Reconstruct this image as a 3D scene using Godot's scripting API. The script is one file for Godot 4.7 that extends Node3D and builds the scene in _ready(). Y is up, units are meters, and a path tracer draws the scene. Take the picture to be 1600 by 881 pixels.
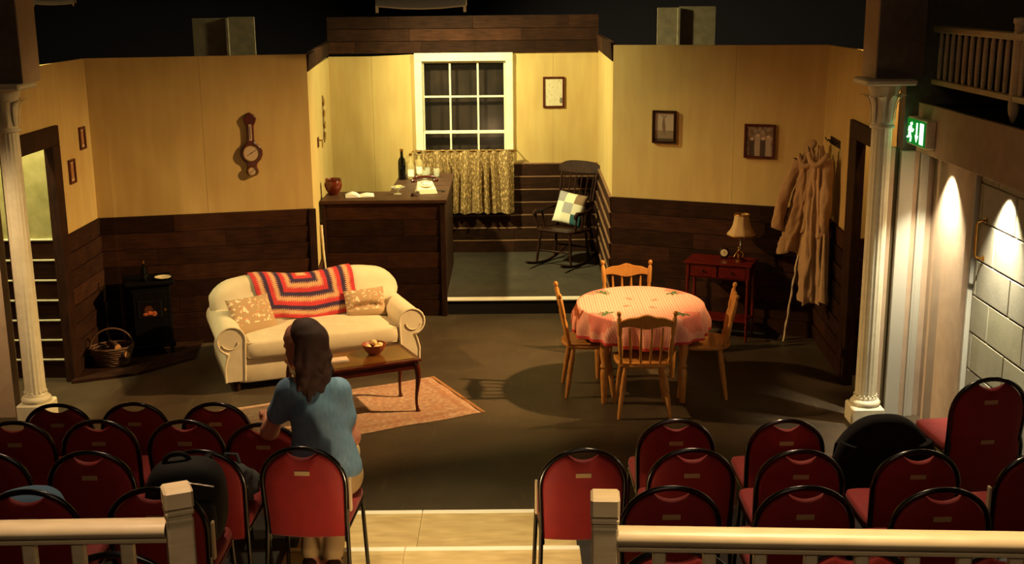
extends Node3D

# ---------------------------------------------------------------- mesh builder
class MB:
	var st := SurfaceTool.new()
	func _init():
		st.begin(Mesh.PRIMITIVE_TRIANGLES)
	func vt(p: Vector3, uv: Vector2):
		st.set_uv(uv)
		st.add_vertex(p)
	# counter-clockwise seen from outside
	func tri(a: Vector3, b: Vector3, c: Vector3, sg := -1, ua := Vector2.ZERO, ub := Vector2.ZERO, uc := Vector2.ZERO):
		st.set_smooth_group(sg if sg >= 0 else 0xFFFFFFFF)
		vt(a, ua); vt(c, uc); vt(b, ub)
	func quad(a: Vector3, b: Vector3, c: Vector3, d: Vector3, sg := -1):
		tri(a, b, c, sg); tri(a, c, d, sg)
	# convex helper: turned outward from point o
	func oquad(a: Vector3, b: Vector3, c: Vector3, d: Vector3, o: Vector3, sg := -1):
		var n := (b - a).cross(c - a) + (c - a).cross(d - a)
		if n.dot((a + b + c + d) * 0.25 - o) >= 0: quad(a, b, c, d, sg)
		else: quad(a, d, c, b, sg)
	func otri(a: Vector3, b: Vector3, c: Vector3, o: Vector3, sg := -1):
		if (b - a).cross(c - a).dot((a + b + c) / 3.0 - o) >= 0: tri(a, b, c, sg)
		else: tri(a, c, b, sg)
	func hexa(p: Array):   # 0-3 bottom ring, 4-7 top ring
		var o := Vector3.ZERO
		for q in p: o += q / 8.0
		for f in [[0,1,2,3],[4,5,6,7],[0,1,5,4],[1,2,6,5],[2,3,7,6],[3,0,4,7]]:
			oquad(p[f[0]], p[f[1]], p[f[2]], p[f[3]], o)
	func box(c: Vector3, s: Vector3, bev := 0.0, xf := Transform3D()):
		var h := s * 0.5
		var o := xf * c
		if bev <= 0.0:
			var q := []
			for y in [-1, 1]:
				for xz in [[-1,-1],[1,-1],[1,1],[-1,1]]:
					q.append(xf * (c + Vector3(xz[0] * h.x, y * h.y, xz[1] * h.z)))
			hexa(q)
			return
		var P := {}
		for sx in [-1, 1]:
			for sy in [-1, 1]:
				for sz in [-1, 1]:
					var k := Vector3(sx, sy, sz)
					for ax in 3:
						var e := h - Vector3.ONE * bev
						e[ax] = h[ax]
						P[[sx, sy, sz, ax]] = xf * (c + k * e)
		for ax in 3:
			var b := (ax + 1) % 3
			var d := (ax + 2) % 3
			for s1 in [-1, 1]:
				var ks := []
				for t in [[-1,-1],[1,-1],[1,1],[-1,1]]:
					var k := [0, 0, 0]
					k[ax] = s1; k[b] = t[0]; k[d] = t[1]
					ks.append(P[[k[0], k[1], k[2], ax]])
				oquad(ks[0], ks[1], ks[2], ks[3], o)
			for s1 in [-1, 1]:
				for s2 in [-1, 1]:
					var k0 := [0, 0, 0]
					k0[b] = s1; k0[d] = s2
					var k1 := k0.duplicate()
					k0[ax] = -1; k1[ax] = 1
					oquad(P[[k0[0], k0[1], k0[2], b]], P[[k1[0], k1[1], k1[2], b]], P[[k1[0], k1[1], k1[2], d]], P[[k0[0], k0[1], k0[2], d]], o)
		for sx in [-1, 1]:
			for sy in [-1, 1]:
				for sz in [-1, 1]:
					otri(P[[sx, sy, sz, 0]], P[[sx, sy, sz, 1]], P[[sx, sy, sz, 2]], o)
	# grid of points; closed across columns when cu
	func grid(g: Array, cu := false, sg := 0, flip := false):
		var n := g.size()
		var m: int = g[0].size()
		for i in n - 1:
			for j in (m if cu else m - 1):
				var j2 := (j + 1) % m
				var a: Vector3 = g[i][j]
				var b: Vector3 = g[i][j2]
				var c: Vector3 = g[i + 1][j2]
				var d: Vector3 = g[i + 1][j]
				var w := float(m if cu else m - 1)
				var ua := Vector2(j / w, i / float(n - 1))
				var ub := Vector2((j + 1) / w, i / float(n - 1))
				var uc := Vector2((j + 1) / w, (i + 1) / float(n - 1))
				var ud := Vector2(j / w, (i + 1) / float(n - 1))
				if flip:
					tri(a, c, b, sg, ua, uc, ub); tri(a, d, c, sg, ua, ud, uc)
				else:
					tri(a, b, c, sg, ua, ub, uc); tri(a, c, d, sg, ua, uc, ud)
	func lathe(prof: Array, segs := 16, xf := Transform3D(), flute := 0.0, nfl := 0):
		var sg := 1
		for i in prof.size() - 1:
			if i > 0:
				var d0: Vector2 = (prof[i] - prof[i - 1]).normalized()
				var d1: Vector2 = (prof[i + 1] - prof[i]).normalized()
				if d0.dot(d1) < 0.72: sg = 3 - sg
			for j in segs:
				var q := []
				for t in [[i, j], [i, j + 1], [i + 1, j + 1], [i + 1, j]]:
					var an: float = TAU * t[1] / segs
					var r: float = prof[t[0]].x
					if nfl > 0: r *= 1.0 - flute * absf(sin(an * nfl * 0.5)) 
					q.append(xf * Vector3(r * cos(an), prof[t[0]].y, -r * sin(an)))
				if prof[i].x > 1e-5: tri(q[0], q[1], q[2], sg)
				if prof[i + 1].x > 1e-5: tri(q[0], q[2], q[3], sg)
				if prof[i].x <= 1e-5 and prof[i + 1].x > 1e-5: pass
	func tube(pts: Array, r, segs := 8, caps := true):
		var n := pts.size()
		var t0: Vector3 = (pts[1] - pts[0]).normalized()
		var u := t0.cross(Vector3.UP if absf(t0.y) < 0.9 else Vector3.RIGHT).normalized()
		var g := []
		for i in n:
			var t: Vector3 = (pts[mini(i + 1, n - 1)] - pts[maxi(i - 1, 0)]).normalized()
			u = (u - t * u.dot(t)).normalized()
			var w := t.cross(u)
			var rr: float = r[i] if r is Array else r
			var row := []
			for j in segs:
				var a := TAU * j / segs
				row.append(pts[i] + (u * cos(a) + w * sin(a)) * rr)
			g.append(row)
		grid(g, true, 1)
		if caps:
			for e in [0, n - 1]:
				var o: Vector3 = pts[1] if e == 0 else pts[n - 2]
				for j in segs:
					otri(pts[e], g[e][j], g[e][(j + 1) % segs], o, 2)
	# polygon in xy, extruded along z about z0
	func prism(poly: PackedVector2Array, z0: float, z1: float, xf := Transform3D(), sg := -1, inset := 0.0):
		if Geometry2D.is_polygon_clockwise(poly): pass
		var ar := 0.0
		for i in poly.size():
			ar += poly[i].cross(poly[(i + 1) % poly.size()])
		var pl := poly
		if ar < 0:
			pl = poly.duplicate(); pl.reverse()
		var idx := Geometry2D.triangulate_polygon(pl)
		var face := pl
		if inset > 0.0:
			face = PackedVector2Array()
			var n := pl.size()
			for i in n:
				var d0 := (pl[i] - pl[(i + n - 1) % n]).normalized()
				var d1 := (pl[(i + 1) % n] - pl[i]).normalized()
				var nn := (Vector2(-d0.y, d0.x) + Vector2(-d1.y, d1.x)).normalized()
				face.append(pl[i] + nn * inset)
		var zb := inset
		for k in range(0, idx.size(), 3):
			var a := face[idx[k]]
			var b := face[idx[k + 1]]
			var c := face[idx[k + 2]]
			if (b - a).cross(c - a) < 0:
				var t := b; b = c; c = t
			tri(xf * Vector3(a.x, a.y, z1), xf * Vector3(b.x, b.y, z1), xf * Vector3(c.x, c.y, z1), -1)
			tri(xf * Vector3(a.x, a.y, z0), xf * Vector3(c.x, c.y, z0), xf * Vector3(b.x, b.y, z0), -1)
		for i in pl.size():
			var j := (i + 1) % pl.size()
			var A := pl[i]; var B := pl[j]; var fa := face[i]; var fb := face[j]
			quad(xf * Vector3(A.x, A.y, z0 + zb), xf * Vector3(B.x, B.y, z0 + zb), xf * Vector3(B.x, B.y, z1 - zb), xf * Vector3(A.x, A.y, z1 - zb), sg)
			if inset > 0.0:
				quad(xf * Vector3(A.x, A.y, z1 - zb), xf * Vector3(B.x, B.y, z1 - zb), xf * Vector3(fb.x, fb.y, z1), xf * Vector3(fa.x, fa.y, z1), sg)
				quad(xf * Vector3(fa.x, fa.y, z0), xf * Vector3(fb.x, fb.y, z0), xf * Vector3(B.x, B.y, z0 + zb), xf * Vector3(A.x, A.y, z0 + zb), sg)
	# rounded cushion: superellipsoid with exponents
	func soft(c: Vector3, s: Vector3, e1 := 0.35, e2 := 0.35, xf := Transform3D(), nu := 28, nv := 14):
		var g := []
		for i in nv + 1:
			var ph := -PI / 2 + PI * i / nv
			var row := []
			for j in nu:
				var th := TAU * j / nu
				var cp := signf(cos(ph)) * pow(absf(cos(ph)), e1)
				var p := Vector3(cp * signf(cos(th)) * pow(absf(cos(th)), e2), signf(sin(ph)) * pow(absf(sin(ph)), e1), -cp * signf(sin(th)) * pow(absf(sin(th)), e2))
				row.append(xf * (c + p * s * 0.5))
			g.append(row)
		grid(g, true, 1)
	func done() -> ArrayMesh:
		st.generate_normals()
		return st.commit()

# ---------------------------------------------------------------- scene helpers
var M := {}
var used := {}
var rng := RandomNumberGenerator.new()

func numbered(n: String) -> String:
	if not used.has(n):
		used[n] = 0
		return n
	used[n] += 1
	return "%s_%03d" % [n, used[n]]

func part(called: String, mb, m: Material, parent: Node3D, at := Vector3.ZERO, label := "") -> MeshInstance3D:
	var o := MeshInstance3D.new()
	o.name = called
	o.mesh = mb.done() if mb is MB else mb
	o.material_override = m
	o.position = at
	o.cast_shadow = GeometryInstance3D.SHADOW_CASTING_SETTING_ON
	parent.add_child(o, true)
	if label: o.set_meta("label", label)
	return o

func thing(called: String, label: String, category: String, at := Vector3.ZERO, turn := 0.0, group := "") -> Node3D:
	var o := Node3D.new()
	o.name = numbered(called)
	add_child(o)
	o.position = at
	o.rotation.y = turn
	o.set_meta("label", label)
	o.set_meta("category", category)
	if group: o.set_meta("group", group)
	return o

func single(called: String, mb, m: Material, label: String, category: String, at := Vector3.ZERO, turn := 0.0, group := "") -> MeshInstance3D:
	var o := MeshInstance3D.new()
	o.name = numbered(called)
	o.mesh = mb.done() if mb is MB else mb
	o.material_override = m
	add_child(o)
	o.position = at
	o.rotation.y = turn
	o.set_meta("label", label)
	o.set_meta("category", category)
	if group: o.set_meta("group", group)
	return o

func struct_node(called: String, label: String, category: String, at := Vector3.ZERO, turn := 0.0) -> Node3D:
	var o := thing(called, label, category, at, turn)
	o.set_meta("kind", "structure")
	return o

func struct_mesh(called: String, mb, m: Material, label: String, category: String, at := Vector3.ZERO, turn := 0.0) -> MeshInstance3D:
	var o := single(called, mb, m, label, category, at, turn)
	o.set_meta("kind", "structure")
	return o

func copy_of(o: Node3D, label: String, at: Vector3, turn: float, group := "") -> Node3D:
	var c: Node3D = o.duplicate()
	c.name = numbered(String(o.name))
	add_child(c)
	c.position = at
	c.rotation = Vector3(0, turn, 0)
	c.set_meta("label", label)
	if group: c.set_meta("group", group)
	return c

func boxm(s: Vector3, bev := 0.0, c := Vector3.ZERO) -> MB:
	var b := MB.new()
	b.box(c, s, bev)
	return b

func at_turn(p: Vector3, r := Vector3.ZERO) -> Transform3D:
	return Transform3D(Basis.from_euler(r), p)

# stick between two points with a lathe profile [[r, t] ...], t from 0 to 1
func turned(b: MB, a: Vector3, c: Vector3, prof: Array, segs := 10):
	var d := c - a
	var L := d.length()
	var y := d / L
	var x := y.cross(Vector3.FORWARD if absf(y.z) < 0.9 else Vector3.RIGHT).normalized()
	var xf := Transform3D(Basis(x, y, x.cross(y)), a)
	var pr := [Vector2(0, 0)]
	for q in prof: pr.append(Vector2(q[0], q[1] * L))
	pr.append(Vector2(0, L))
	b.lathe(pr, segs, xf)

# ---------------------------------------------------------------- textures
func img_tex(w: int, h: int, fn: Callable) -> ImageTexture:
	var im := Image.create(w, h, false, Image.FORMAT_RGB8)
	for y in h:
		for x in w:
			im.set_pixel(x, y, fn.call(x / float(w), y / float(h)))
	return ImageTexture.create_from_image(im)

func noise(sd: int, fr: float, oct := 4) -> FastNoiseLite:
	var n := FastNoiseLite.new()
	n.seed = sd
	n.noise_type = FastNoiseLite.TYPE_SIMPLEX_SMOOTH
	n.frequency = fr
	n.fractal_octaves = oct
	return n

# torus sampling keeps the tile seamless
func tn(n: FastNoiseLite, u: float, v: float, sx: float, sy: float) -> float:
	var a := lerpf(n.get_noise_2d(u * sx, v * sy), n.get_noise_2d((u - 1.0) * sx, v * sy), smoothstep(0.8, 1.0, u))
	var b := lerpf(n.get_noise_2d(u * sx, (v - 1.0) * sy), n.get_noise_2d((u - 1.0) * sx, (v - 1.0) * sy), smoothstep(0.8, 1.0, u))
	return lerpf(a, b, smoothstep(0.8, 1.0, v))

func grain_tex(sd: int, sx: float, sy: float, c0: Color, c1: Color, size := 256, amp := 1.0) -> ImageTexture:
	var n := noise(sd, 1.0, 4)
	var n2 := noise(sd + 7, 1.0, 2)
	return img_tex(size, size, func(u, v):
		var t: float = 0.5 + amp * (0.55 * tn(n, u, v, sx, sy) + 0.35 * tn(n2, u, v, 5, 5))
		return c0.lerp(c1, clampf(t, 0, 1)))

func mat(c: Color, rough := 0.7, metal := 0.0, tex: Texture2D = null, scale := 1.0, world := false) -> StandardMaterial3D:
	var m := StandardMaterial3D.new()
	m.albedo_color = c
	m.roughness = rough
	m.metallic = metal
	if tex:
		m.albedo_texture = tex
		m.uv1_triplanar = true
		m.uv1_world_triplanar = world
		m.uv1_scale = Vector3.ONE * scale
	return m

func mat_uv(tex: Texture2D, rough := 0.8) -> StandardMaterial3D:
	var m := StandardMaterial3D.new()
	m.albedo_texture = tex
	m.roughness = rough
	return m

func glow(c: Color, e: float) -> StandardMaterial3D:
	var m := StandardMaterial3D.new()
	m.albedo_color = c
	m.emission_enabled = true
	m.emission = c
	m.emission_energy_multiplier = e
	return m

func glass(c: Color, al := 0.15) -> StandardMaterial3D:
	var m := StandardMaterial3D.new()
	m.transparency = BaseMaterial3D.TRANSPARENCY_ALPHA
	m.albedo_color = Color(c.r, c.g, c.b, al)
	m.roughness = 0.03
	m.metallic_specular = 0.5
	return m

func make_materials():
	var W := Color.WHITE
	M.paint = mat(W, 0.75, 0, grain_tex(3, 26, 4, Color(0.69, 0.565, 0.33), Color(0.78, 0.67, 0.42), 512, 0.6), 0.28)
	M.paint_green = mat(W, 0.8, 0, grain_tex(9, 12, 12, Color(0.62, 0.60, 0.38), Color(0.76, 0.73, 0.52), 256), 0.6)
	M.plank = []
	for i in 4:
		var k: float = [1.0, 0.82, 1.18, 0.95][i]
		M.plank.append(mat(W, 0.62, 0, grain_tex(20 + i, 4, 45, Color(0.145 * k, 0.085 * k, 0.058 * k), Color(0.245 * k, 0.148 * k, 0.098 * k), 256), 0.9))
	for pm in M.plank:
		pm.metallic_specular = 0.18
		pm.roughness = 0.8
	M.plank_edge_lit = mat(W, 0.7, 0, grain_tex(28, 4, 45, Color(0.40, 0.27, 0.17), Color(0.55, 0.40, 0.27), 256), 0.9)  # pale tone for strips that imitate light on plank top edges
	M.trim_dark = mat(W, 0.55, 0, grain_tex(31, 30, 4, Color(0.13, 0.075, 0.055), Color(0.22, 0.135, 0.09), 256), 0.9)
	var scuff := noise(41, 1.0, 5)
	var scuff2 := noise(42, 1.0, 3)
	M.floor = mat(W, 0.46, 0, img_tex(512, 512, func(u, v):
		var t: float = 0.5 + 0.5 * tn(scuff, u, v, 9, 9)
		var s: float = clampf(tn(scuff2, u, v, 40, 6) * 2.0 - 0.7, 0, 1)
		return Color(0.235, 0.195, 0.15).lerp(Color(0.32, 0.27, 0.21), t).lerp(Color(0.46, 0.40, 0.32), s * 0.45)), 0.3, true)
	M.floor.metallic_specular = 0.4
	M.platform = mat(W, 0.6, 0, grain_tex(44, 20, 20, Color(0.22, 0.19, 0.155), Color(0.31, 0.27, 0.22), 256), 0.5)
	M.ply = mat(W, 0.6, 0, grain_tex(47, 5, 22, Color(0.68, 0.57, 0.37), Color(0.82, 0.72, 0.51), 256), 0.7)
	M.tier = mat(W, 0.85, 0, grain_tex(49, 30, 30, Color(0.10, 0.075, 0.06), Color(0.16, 0.12, 0.09), 256), 0.8)
	M.white = mat(Color(0.93, 0.90, 0.82), 0.45)
	M.white_paint = mat(W, 0.5, 0, grain_tex(52, 20, 20, Color(0.80, 0.77, 0.66), Color(0.88, 0.85, 0.75), 128), 0.7)
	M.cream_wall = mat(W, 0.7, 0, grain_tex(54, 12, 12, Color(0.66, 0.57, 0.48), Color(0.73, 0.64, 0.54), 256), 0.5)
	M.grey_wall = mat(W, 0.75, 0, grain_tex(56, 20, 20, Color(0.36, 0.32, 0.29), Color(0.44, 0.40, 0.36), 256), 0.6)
	M.strip_grey = mat(Color(0.70, 0.69, 0.64), 0.6)
	M.strip_olive = mat(Color(0.33, 0.28, 0.17), 0.7)
	M.black = mat(Color(0.035, 0.03, 0.04), 0.9)
	M.curtain_black = mat(Color(0.075, 0.045, 0.10), 0.95)
	M.block = []
	for i in 3:
		M.block.append(mat(W, 0.65, 0, grain_tex(60 + i, 30, 30, Color(0.60 + 0.02 * i, 0.59 + 0.02 * i, 0.52), Color(0.70 + 0.02 * i, 0.68 + 0.02 * i, 0.61), 256), 1.2))
	M.mortar = mat(Color(0.80, 0.77, 0.66), 0.8)
	M.metal_black = mat(Color(0.03, 0.025, 0.025), 0.22, 0.0)
	M.metal_black.metallic_specular = 0.7
	M.iron = mat(Color(0.035, 0.033, 0.035), 0.5)
	M.brass = mat(Color(0.72, 0.52, 0.24), 0.3, 1.0)
	M.steel = mat(Color(0.75, 0.72, 0.66), 0.3, 1.0)
	M.red = mat(W, 0.72, 0, grain_tex(70, 60, 60, Color(0.50, 0.075, 0.075), Color(0.60, 0.11, 0.10), 256), 2.0)
	M.red.rim_enabled = true
	M.red.rim = 0.2
	M.cream_cloth = mat(W, 0.9, 0, grain_tex(73, 70, 70, Color(0.80, 0.74, 0.62), Color(0.87, 0.82, 0.71), 256), 1.5)
	M.pine = mat(W, 0.42, 0, grain_tex(75, 26, 3, Color(0.66, 0.42, 0.17), Color(0.80, 0.57, 0.28), 256), 1.6)
	M.mahogany = mat(W, 0.25, 0, grain_tex(77, 5, 30, Color(0.22, 0.065, 0.035), Color(0.36, 0.12, 0.06), 256), 1.5)
	M.red_wood = mat(W, 0.32, 0, grain_tex(79, 5, 30, Color(0.30, 0.05, 0.03), Color(0.44, 0.09, 0.06), 256), 1.5)
	M.dark_wood = mat(W, 0.36, 0, grain_tex(81, 26, 4, Color(0.13, 0.07, 0.048), Color(0.23, 0.135, 0.09), 256), 1.5)
	M.counter_top = mat(W, 0.5, 0, grain_tex(83, 5, 40, Color(0.22, 0.14, 0.10), Color(0.34, 0.23, 0.17), 256), 0.9)
	M.rail_wood = mat(W, 0.4, 0, grain_tex(85, 5, 40, Color(0.78, 0.69, 0.54), Color(0.87, 0.79, 0.65), 256), 1.3)
	M.table_top = mat(W, 0.16, 0, grain_tex(87, 5, 30, Color(0.33, 0.20, 0.08), Color(0.46, 0.30, 0.13), 256), 1.4)
	var rn := noise(90, 1.0, 4)
	var rn2 := noise(91, 1.0, 2)
	M.rug = mat_uv(img_tex(512, 256, func(u, v):
		var t: float = 0.5 + 0.9 * rn.get_noise_2d(u * 34, v * 20)
		var s: float = 0.5 + 0.8 * rn2.get_noise_2d(u * 9, v * 6)
		var c := Color(0.61, 0.46, 0.37).lerp(Color(0.75, 0.62, 0.51), clampf(t, 0, 1))
		c = c.lerp(Color(0.66, 0.42, 0.31), clampf(s - 0.35, 0, 1) * 0.6)
		var e: float = minf(minf(u * 1.8, (1 - u) * 1.8), minf(v, 1 - v))
		if e > 0.07 and e < 0.12: c = c.lerp(Color(0.58, 0.37, 0.27), 0.35)
		return c), 0.95)
	M.blanket = mat_uv(img_tex(384, 384, func(u, v):
		var x: float = (u - 0.5) * 2.0
		var y: float = (v - 0.5) * 2.0
		var along: float = y if absf(x) > absf(y) else x
		var d: float = maxf(absf(x), absf(y)) * 11.0
		var saw: float = absf(fposmod(along * 26.0, 1.0) - 0.5) * 2.0
		var st: float = fposmod(along * 26.0 + floorf(d) * 0.5, 1.0)
		var band := int(floorf(d + (saw - 0.5) * 0.60 * (1.0 if int(floorf(d + 0.5)) % 3 != 2 else 0.35)))
		var cols := [Color(0.90, 0.74, 0.54), Color(0.79, 0.22, 0.24), Color(0.24, 0.16, 0.29)]
		var c: Color = cols[clampi(band, 0, 11) % 3]
		if clampi(band, 0, 11) % 3 == 0 and band > 0 and fposmod(along * 30.0 + (d - floorf(d)) * 0.9, 1.0) < 0.34: c = Color(0.72, 0.42, 0.33)
		return c * (0.86 + 0.16 * st)), 0.95)
	var fn := noise(95, 1.0, 2)
	M.floral = mat_uv(img_tex(256, 256, func(u, v):
		var c := Color(0.68, 0.57, 0.43)
		var a: float = fn.get_noise_2d(u * 7, v * 7)
		var b: float = fn.get_noise_2d(u * 9 + 40, v * 9)
		if a > 0.20 and v > 0.25: c = Color(0.78, 0.64, 0.50)
		if a > 0.36 and v > 0.25: c = Color(0.90, 0.83, 0.71)
		if b > 0.36 and v > 0.3: c = Color(0.74, 0.54, 0.40)
		return c), 0.9)
	M.cloth = mat_uv(img_tex(512, 512, func(u, v): return cloth_print(u, v)), 0.85)
	var bn := noise(99, 1.0, 3)
	M.brocade = mat_uv(img_tex(512, 256, func(u, v):
		var t: float = bn.get_noise_2d(u * 60, v * 13)
		var c := Color(0.42, 0.32, 0.17).lerp(Color(0.55, 0.43, 0.25), 0.5 + t)
		if t > 0.28: c = Color(0.78, 0.64, 0.42)
		return c), 0.7)
	M.brocade.cull_mode = BaseMaterial3D.CULL_DISABLED
	M.patch = mat_uv(img_tex(192, 192, func(u, v): return patch_print(u, v)), 0.9)
	M.coat_a = mat(W, 0.95, 0, grain_tex(101, 60, 60, Color(0.60, 0.47, 0.32), Color(0.70, 0.57, 0.41), 256), 2.0)
	M.coat_b = mat(W, 0.95, 0, grain_tex(103, 60, 60, Color(0.66, 0.53, 0.38), Color(0.76, 0.63, 0.47), 256), 2.0)
	M.shade = mat(W, 0.8, 0, grain_tex(105, 60, 10, Color(0.70, 0.57, 0.38), Color(0.78, 0.66, 0.46), 128), 3.0)
	M.paper = mat(Color(0.93, 0.91, 0.85), 0.8)
	M.ivory = mat(Color(0.88, 0.82, 0.68), 0.25)
	M.glaze = mat(W, 0.12, 0, grain_tex(107, 8, 8, Color(0.30, 0.10, 0.05), Color(0.42, 0.16, 0.08), 128), 3.0)
	M.bottle_dark = mat(Color(0.02, 0.025, 0.015), 0.06)
	M.bottle_clear = glass(Color(0.85, 0.85, 0.75), 0.22)
	M.spirit = glass(Color(0.80, 0.72, 0.50), 0.45)
	M.pane = glass(Color(0.12, 0.11, 0.10), 0.25)
	M.pane.roughness = 0.12
	M.pane.metallic_specular = 0.25
	M.night = mat(W, 0.9, 0, grain_tex(109, 6, 6, Color(0.22, 0.165, 0.13), Color(0.34, 0.26, 0.20), 128), 0.7)
	M.wicker = mat(W, 0.7, 0, grain_tex(111, 40, 12, Color(0.24, 0.15, 0.09), Color(0.42, 0.28, 0.17), 128), 4.0)
	M.bark = mat(W, 0.85, 0, grain_tex(113, 30, 6, Color(0.22, 0.14, 0.09), Color(0.38, 0.25, 0.16), 128), 4.0)
	M.logend = mat(Color(0.72, 0.50, 0.30), 0.8)
	M.skin = mat(Color(0.74, 0.50, 0.40), 0.55)
	M.skin.subsurf_scatter_enabled = true
	M.skin.subsurf_scatter_strength = 0.1
	M.hair = mat(W, 0.75, 0, grain_tex(115, 50, 4, Color(0.17, 0.09, 0.065), Color(0.29, 0.165, 0.115), 128), 4.0)
	M.denim = mat(W, 0.9, 0, grain_tex(117, 40, 5, Color(0.33, 0.47, 0.60), Color(0.50, 0.63, 0.73), 256), 2.5)
	M.chino = mat(Color(0.70, 0.60, 0.42), 0.9)
	M.bag_black = mat(W, 0.8, 0, grain_tex(119, 30, 30, Color(0.03, 0.03, 0.035), Color(0.075, 0.075, 0.08), 128), 3.0)
	M.jacket_black = mat(Color(0.012, 0.012, 0.02), 0.95)
	M.blue_cloth = mat(Color(0.36, 0.50, 0.62), 0.9)
	M.grey_cloth = mat(W, 0.85, 0, grain_tex(121, 30, 30, Color(0.25, 0.27, 0.27), Color(0.42, 0.45, 0.44), 128), 3.0)
	M.orange = mat(Color(0.75, 0.28, 0.10), 0.8)
	M.label_plate = mat(Color(0.72, 0.62, 0.45), 0.5)
	M.pale_strip = mat(Color(0.82, 0.74, 0.58), 0.6)
	M.sepia = []
	for i in 3: M.sepia.append(null)
	M.terracotta = mat(Color(0.55, 0.27, 0.15), 0.45)
	M.egg = mat(Color(0.90, 0.76, 0.52), 0.6)
	M.lantern = mat(Color(0.06, 0.06, 0.065), 0.5, 0.4)
	M.panel_grey = mat(W, 0.8, 0, grain_tex(123, 14, 14, Color(0.46, 0.40, 0.31), Color(0.58, 0.51, 0.40), 128), 0.8)

	for q in [M.dark_wood, M.iron, M.trim_dark, M.counter_top]: q.metallic_specular = 0.22

func cloth_print(u: float, v: float) -> Color:
	var x := (u - 0.5) * 2.0
	var y := (v - 0.5) * 2.0
	var r := sqrt(x * x + y * y)
	var c := Color(0.90, 0.69, 0.61)
	var s := fposmod(x * 34.0, 1.0)
	var q := fposmod(y * 34.0, 1.0)
	if s < 0.42: c = c.lerp(Color(0.80, 0.36, 0.34), 0.45)
	if q < 0.30: c = c.lerp(Color(0.80, 0.34, 0.32), 0.22)
	# sprigs with holly leaves and red flowers
	for k in 8:
		var big := k < 4
		var an := PI / 4 + PI / 2 * k + (0.0 if big else 0.12)
		var rr := 0.56 if big else 0.20
		var cx := cos(an) * rr
		var cy := sin(an) * rr
		var dx := x - cx
		var dy := y - cy
		if big:
			var fx := x - cos(an) * 0.72
			var fy := y - sin(an) * 0.72
			var fd := sqrt(fx * fx + fy * fy)
			var fa := atan2(fy, fx)
			if fd < 0.17 + 0.012 * sin(fa * 9.0): c = c.lerp(Color(0.80, 0.30, 0.27), 0.42)
		for l in 5:
			var la := an + (l - 2) * 0.75 + PI * 0.5
			var ca := cos(la)
			var sa := sin(la)
			var lx := dx * ca + dy * sa
			var ly := -dx * sa + dy * ca
			var sc := 1.0 if big else 0.55
			lx /= sc; ly /= sc
			if lx > 0.0 and lx < 0.115 and absf(ly) < 0.02 * sin(lx / 0.115 * PI) * (1.0 + 0.35 * sin(lx * 160.0)):
				c = Color(0.24, 0.36, 0.20) if big else c.lerp(Color(0.35, 0.30, 0.22), 0.55)
	if r > 0.965: c = Color(0.76, 0.22, 0.22)
	return c

func patch_print(u: float, v: float) -> Color:
	var i := int(u * 3.0)
	var j := int(v * 3.0)
	var cols := [Color(0.90, 0.87, 0.78), Color(0.86, 0.82, 0.72), Color(0.16, 0.32, 0.33), Color(0.88, 0.85, 0.76), Color(0.62, 0.60, 0.60), Color(0.82, 0.78, 0.68), Color(0.60, 0.58, 0.58), Color(0.86, 0.82, 0.70), Color(0.52, 0.40, 0.30)]
	return cols[(j * 3 + i) % 9]

func spot(parent: Node3D, pos: Vector3, target: Vector3, col: Color, e: float, ang: float, att: float, size: float):
	var s := SpotLight3D.new()
	s.light_color = col
	s.light_energy = e
	s.spot_angle = ang
	s.spot_angle_attenuation = att
	s.spot_range = 30
	s.light_size = size
	s.shadow_enabled = true
	parent.add_child(s)
	s.look_at_from_position(pos, target, Vector3.UP if absf((target - pos).normalized().y) < 0.98 else Vector3.FORWARD)

# a theatre lantern: drum housing, lens, yoke, clamp; its light sits in front of the lens
func lantern(label: String, pos: Vector3, target: Vector3, col: Color, e: float, ang: float, att := 1.0, size := 0.09):
	var t := thing("stage_lantern", label, "stage light", pos)
	var d := (target - pos).normalized()
	var x := d.cross(Vector3.UP).normalized()
	var bs := Basis(x, d, x.cross(d))
	var b := MB.new()
	b.lathe([Vector2(0, -0.34), Vector2(0.07, -0.33), Vector2(0.10, -0.28), Vector2(0.11, -0.05), Vector2(0.13, -0.04), Vector2(0.13, 0.0), Vector2(0.115, 0.0), Vector2(0.115, -0.02), Vector2(0, -0.02)], 20, Transform3D(bs, Vector3.ZERO))
	part("housing", b, M.lantern, t)
	b = MB.new()
	b.lathe([Vector2(0, -0.018), Vector2(0.112, -0.018), Vector2(0.09, -0.006), Vector2(0, 0.0)], 20, Transform3D(bs, Vector3.ZERO))
	part("lens", b, glow(col, 1.5), t)
	b = MB.new()
	var p0: Vector3 = bs * Vector3(0.14, -0.17, 0)
	var p1: Vector3 = bs * Vector3(-0.14, -0.17, 0)
	b.tube([p0, p0 + Vector3.UP * 0.22, p1 + Vector3.UP * 0.22, p1], 0.012, 6)
	part("yoke", b, M.lantern, t)
	b = MB.new()
	var m := (p0 + p1) * 0.5 + Vector3.UP * 0.22
	b.tube([m, Vector3(m.x, 6.9 - pos.y, m.z)], 0.02, 8)
	part("hanging_pole", b, M.lantern, t)
	spot(t, pos + d * 0.03, target, col, e, ang, att, size)

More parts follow.
